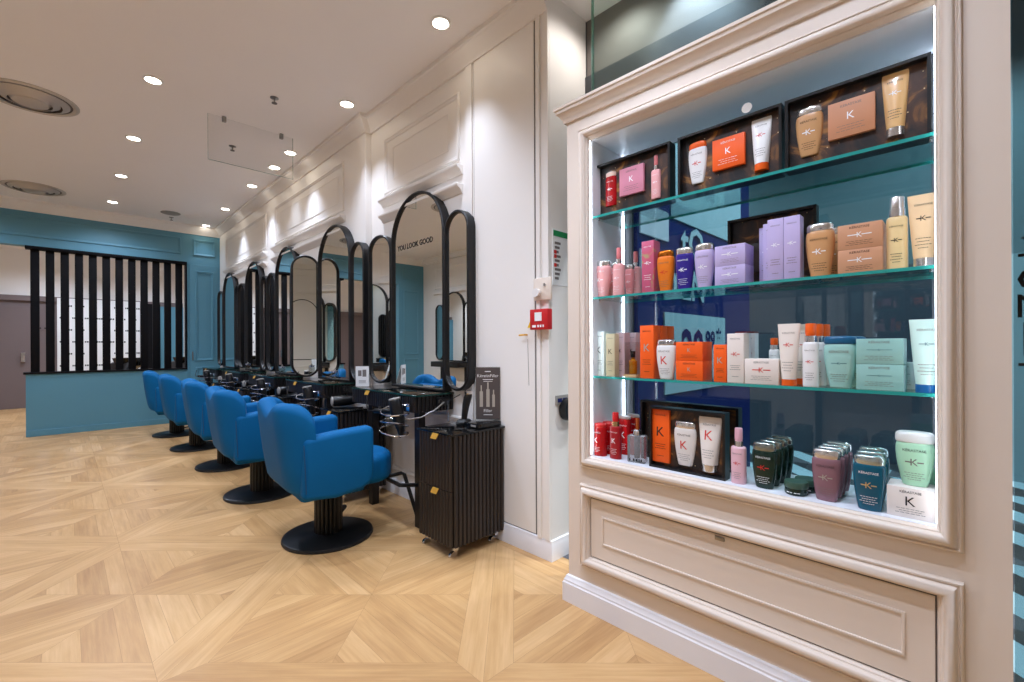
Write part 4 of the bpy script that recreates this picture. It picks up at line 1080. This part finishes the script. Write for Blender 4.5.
put_round(spray, 'oil_bottle', 886.5, 908.5, 199, z, 1.93, .75, 'pale yellow oil bottle with tall chrome cap', 'bottle', body=(234, 206, 150), cap=SILV, capkind='metal', inks=DK, fb=.73, capw=.70, es=.16)
put_round(tube, 'hair_tube', 907.5, 941, 196, z, 1.925, .6, 'champagne tube standing on a chrome cap at the end of the second shelf', 'tube', body=(238, 204, 158), cap=SILV, capkind='metal', inks=DK, es=.15)

# third shelf
z = S3
put_box('carton', 593, 604, 332, z, 1.90, .05, 'white narrow carton with black emblem at the wall end', 'box', body=(226, 238, 232), inks=DK, bars=False, es=.16)
put_box('carton', 606, 614.5, 334, z, 1.90, .05, 'beige narrow carton with black emblem', 'box', body=(206, 196, 160), inks=DK, bars=False, es=.15)
o = put_box('carton', 616, 624.5, 333, z, 1.94, .05, 'pinkish patterned carton between the beige one and the amber bottle', 'box', 'pinkish cartons', body=(196, 168, 172), inks=DK, bars=False)
beside(o, .07, -.02, 'pinkish patterned carton in the second row beside the amber bottle')
t = empty('perfume_stand', (1.955, Yof(633, 1.955), z), FACE, label='amber perfume bottle in a clear case on a wooden foot', category='perfume')
MB().box(-.034, .034, -.03, .03, 0, .010).build('wooden_foot', 'oak' if False else cmat((198, 164, 118), 'card'), parent=t)
MB().box(-.030, .030, -.026, .026, .011, .165).build('clear_case', 'acrylic', parent=t)
MB().lathe([(0, 0), (.017, 0), (.019, .008), (.019, .062), (.008, .072), (.008, .08), (0, .08)], 24, cz=.012).build('flask', cmat((206, 134, 30), 'clear'), parent=t)
MB().lathe([(0, 0), (.011, 0), (.011, .03), (0, .03)], 20, cz=.092).build('stopper', 'black_plastic', parent=t)
o = put_box('carton', 640, 653.5, 326, z, 1.895, .066, 'tall orange carton in front of two more, silver emblem', 'box', 'tall orange cartons', body=ORANGE, inks=SV, bars=False, es=.2)
beside(o, .068, -.0, 'tall orange carton, second of the file of three'); beside(o, .136, -.0, 'tall orange carton at the back of the file of three')
put_round(bain, 'shampoo_bottle', 656.5, 676.5, 340, z, 1.915, .60, 'white shampoo bottle with red emblem between the orange boxes', 'bottle', body=WHITE, cap=(206, 204, 206), inks=RD, bars=False, es=.24)
o = put_box('mask_box', 675.8, 702.5, 359, z, 1.905, .10, 'lower one of two stacked orange mask boxes', 'box', 'stacked orange mask boxes', h=.0815, body=ORANGE, inks=SV, bars=False)
beside(o, 0, 0, 'upper one of two stacked orange mask boxes', .082)
put_box('carton', 713.5, 726.3, 345.5, z, 1.90, .045, 'small orange carton beside the tall cream one', 'box', body=ORANGE, inks=SV, bars=False, es=.2)
put_box('carton', 727, 743.6, 334.5, z, 1.90, .062, 'tall cream carton with red emblem', 'box', body=CREAM, inks=RD)
o = put_box('carton', 735, 747, 334.0, z, 1.985, .05, 'tall white carton with dark red top right behind the cream one', 'box', 'white cartons with dark red tops', body=(232, 230, 232), inks=RD)
w_ = .0325
MB().box(-.022, .022, -.025, .025, 0, .006).build('top_flap', cmat((110, 24, 30), 'card'), parent=o, loc=(0, 0, zof(741, 334, 1.985)-z+.0005))
beside(o, .06, -.01, 'tall white carton with dark red top at the back of the cream carton')
put_box('mask_box', 744.5, 778.5, 360, z, 1.89, .085, 'low cream mask box with red emblem', 'box', body=CREAM, inks=RD)
put_round(spray, 'spray_bottle', 769, 779.5, 339, z, 2.03, .9, 'white bottle with orange cap behind the low cream box', 'spray bottle', body=WHITE, cap=OCAP, inks=RD, fb=.74, capw=.75)
o = put_round(tube, 'hair_tube', 777.5, 800.5, 325, z, 1.905, .6, 'cream tube on an orange cap in the front row', 'tube', 'cream tubes with orange caps', body=(238, 226, 214), cap=OCAP, inks=RD, caph=.10)
beside(o, .085, -.012, 'cream tube on an orange cap standing behind its twin')
o = put_round(spray, 'spray_bottle', 802.5, 819, 324.5, z, 1.905, .85, 'front white spray bottle with orange cap, in a file of three', 'spray bottle', 'white sprays with orange caps', body=WHITE, cap=OCAP, inks=RD, fb=.70, capw=.68, es=.16)
beside(o, .07, -.008, 'middle white spray bottle with orange cap, in a file of three'); beside(o, .14, -.016, 'rear white spray bottle with orange cap, in a file of three')
o = put_round(bain, 'shampoo_bottle', 823.5, 857, 337.5, z, 1.92, .60, 'mint shampoo bottle with dark teal cap on the third shelf', 'bottle', 'mint bottles with teal caps', body=MINT, cap=TEALC, capkind='plastic', inks=('ink_grey', 'ink_teal', 'ink_grey'), es=.05, capw=1.0)
beside(o, .095, -.012, 'mint shampoo bottle with teal cap standing behind its twin')
o = put_box('mask_box', 856, 903.5, 362, z, 1.895, .10, 'lower one of two stacked mint mask boxes', 'box', 'stacked mint mask boxes', h=.0835, body=(148, 196, 188), inks=('ink_grey', 'ink_teal', 'ink_grey'), es=.07)
beside(o, 0, 0, 'upper one of two stacked mint mask boxes', .0845)
put_box('mask_box', 890, 916, 364, z, 2.0, .05, 'pale clear-wrapped box peeking out behind the mint boxes', 'box', body=(206, 222, 222), inks=NV, es=.07)
put_round(tube, 'hair_tube', 908.5, 946, 321, z, 1.905, .6, 'pale mint tube on a blue cap at the end of the third shelf', 'tube', body=(206, 236, 226), cap=(14, 96, 160), inks=('ink_grey', 'ink_teal', 'ink_grey'), caph=.11, es=.05)

# cabinet floor
z = S0
RED = (196, 20, 26)
o = put_round(bain, 'shampoo_bottle', 590.5, 606.5, 423, z, 1.895, .62, 'red shampoo bottle at the wall end of the cabinet floor', 'bottle', 'red shampoo bottles', body=RED, cap=(206, 40, 40), capkind='plastic', inks=WH, prof=SLAB, kind='clear', bars=False, caph=.13, es=.18)
beside(o, .065, -.015, 'red shampoo bottle standing second in the file at the wall end')
o2 = put_round(bain, 'shampoo_bottle', 618, 631, 416, z, 2.0, .62, 'red bottle set back behind the dark red spray', 'bottle', 'red shampoo bottles', body=RED, cap=(224, 200, 196), capkind='plastic', inks=WH, prof=SLAB, kind='clear', bars=False, caph=.08, es=.18)
beside(o2, .075, -.004, 'red bottle farthest back behind the dark red spray')
put_round(spray, 'spray_bottle', 609.5, 621, 412.5, z, 1.89, .62, 'dark red spray bottle with red pump', 'spray bottle', body=(160, 14, 26), cap=(206, 24, 30), inks=WH, collar=(200, 170, 120), bars=False, fb=.70, capw=.52, es=.15)
t = empty('perfume_flask', (1.905, Yof(637, 1.905), z), FACE+R(10), label='square clear glass flask with a tall amber neck', category='perfume')
MB().box(-.041, .041, -.026, .026, 0, .125).build('glass_block', 'glass_block', parent=t, bevel=.006)
MB().box(-.010, .010, -.012, .012, .02, .115).build('inner_stem', cmat((90, 84, 88), 'clear'), parent=t)
MB().lathe([(0, 0), (.02, 0), (.02, .02), (.014, .026), (0, .026)], 24, cz=.126).build('collar', 'chrome', parent=t)
MB().lathe([(0, 0), (.008, 0), (.008, .05), (0, .052)], 16, cz=.152).build('amber_neck', cmat((186, 84, 24), 'clear'), parent=t)
m_ = MB(); 
for a, b_ in ((-.03, -.024), (-.012, -.004), (0, .01), (.014, .02), (.024, .03)): m_.box(a, b_, -.0268, -.0262, .008, .020)
m_.build('lettering', 'ink_black', parent=t)
gift_set(648.5, 724.5, z, 1.875, .270, .05, 'open gift set with orange box, white bottle and tube on the cabinet floor', [
    (carton, 'inner_box', .145, .05, .082, .235, .03, dict(body=ORANGE, inks=DK, bars=False, es=.20)),
    (bain, 'bottle', .47, .06, .098, .190, .036, dict(body=(232, 226, 220), cap=SILV, inks=RD, bars=False, es=.22)),
    (tube, 'tube', .79, .05, .098, .222, .03, dict(body=(236, 226, 216), cap=SILV, capkind='metal', inks=RD, bars=False, es=.2))])
g = gift_set(640, 738, z, 2.02, .276, .045, 'dark gift set leaning at the back behind the open one', [
    (carton, 'inner_box', .2, .3, .1, .1, .02, dict(body=(48, 36, 34), inks=LW, bars=False))])
put_round(spray, 'spray_bottle', 730.5, 746, 428.5, z, 1.895, .8, 'pale pink spray bottle with red emblem beside the open gift set', 'spray bottle', body=(232, 186, 194), cap=(232, 176, 188), inks=RD, fb=.66, capw=.52, es=.16)
def filed(px0, px1, yt, xc, labels, group, n, step, dy, **kw):
    o = put_round(bain, 'shampoo_bottle', px0, px1, yt, z, xc, .50, labels[0], 'bottle', group, **kw)
    for k in range(1, n): beside(o, step*k, dy*k, labels[k])
filed(751.5, 776.5, 443, 1.895, [f'dark green shampoo bottle, {q} of the file of four' for q in ('front', 'second', 'third', 'rearmost')], 'dark green bottles', 4, .058, -.004, body=DKGREEN, cap=(150, 158, 154), inks=RW, prof=FLASK, kind='clear', caph=.18)
o = tagp(jarlow('hair_jar', .074, .047, .074, DKGREEN, (58, 86, 72), WH, loc=(1.90, Yof(795.5, 1.90), z), rot=FACE), 'low dark green jar in front of a second one', 'jar', 'low green jars')
beside(o, .066, -.018, 'low dark green jar at the back of the other one')
filed(811, 841, 450, 1.895, [f'mauve shampoo bottle with chrome cap, {q} of the file of four' for q in ('front', 'second', 'third', 'rearmost')], 'mauve bottles', 4, .056, -.002, body=(160, 116, 126), cap=SILV, inks=('ink_black', 'ink_silver', 'ink_grey'), prof=FLASK, kind='clear', caph=.18)
filed(852, 886, 456, 1.885, [f'deep teal shampoo bottle with pale cap, {q} of the file of three' for q in ('front', 'middle', 'rear')], 'deep teal bottles', 3, .075, .004, body=(14, 96, 122), cap=(190, 206, 206), inks=('ink_white', 'ink_gold', 'ink_white'), prof=FLASK, kind='clear', caph=.17)
bx = put_box('mask_box', 886, 935, 489, z, 1.875, .10, 'cream mask box lying under the pale green bottle', 'box', h=.095, body=(232, 222, 214), inks=DK, bars=False, es=.3)
zb_ = z+.0955
o = put_round(bain, 'shampoo_bottle', 894.5, 934.5, 433, zb_, 1.925, .58, 'pale green shampoo bottle with white cap standing on the cream box', 'bottle', 'pale green bottles', body=(176, 224, 190), cap=(232, 234, 230), capkind='plastic', inks=('ink_black', 'ink_grey', 'ink_grey'), capw=1.02, caph=.2, es=.16)
b2 = copy_tree(o, (2.045, o.location.y-.005, z), label='pale green shampoo bottle on the cabinet floor behind the cream box')
# ------------------------------------------------------------------ world, camera, view
wd = bpy.data.worlds.new('World'); bpy.context.scene.world = wd; wd.use_nodes = True
wd.node_tree.nodes['Background'].inputs[0].default_value = (.9, .95, 1, 1); wd.node_tree.nodes['Background'].inputs[1].default_value = .15
cd = bpy.data.cameras.new('camera'); cam = bpy.data.objects.new('camera', cd); C.objects.link(cam)
cam.location = (0, 0, H); cam.rotation_euler = (Matrix.Rotation(-AZ, 4, 'Z') @ Matrix.Rotation(PI/2, 4, 'X') @ Matrix.Rotation(R(-.25), 4, 'Z')).to_euler()
cd.sensor_width = 36; cd.lens = 36*FPX/1024; cd.shift_y = (HZ-341)/1024; cd.clip_start = .02
sc = bpy.context.scene; sc.camera = cam
vs = sc.view_settings; vs.view_transform = 'Standard'; vs.look = 'None'; vs.gamma = 1; vs.use_curve_mapping = False; vs.exposure = EXPOSURE
sc.cycles.max_bounces = 10; sc.cycles.diffuse_bounces = 5; sc.cycles.glossy_bounces = 6; sc.cycles.transparent_max_bounces = 24
sc.cycles.sample_clamp_indirect = 6
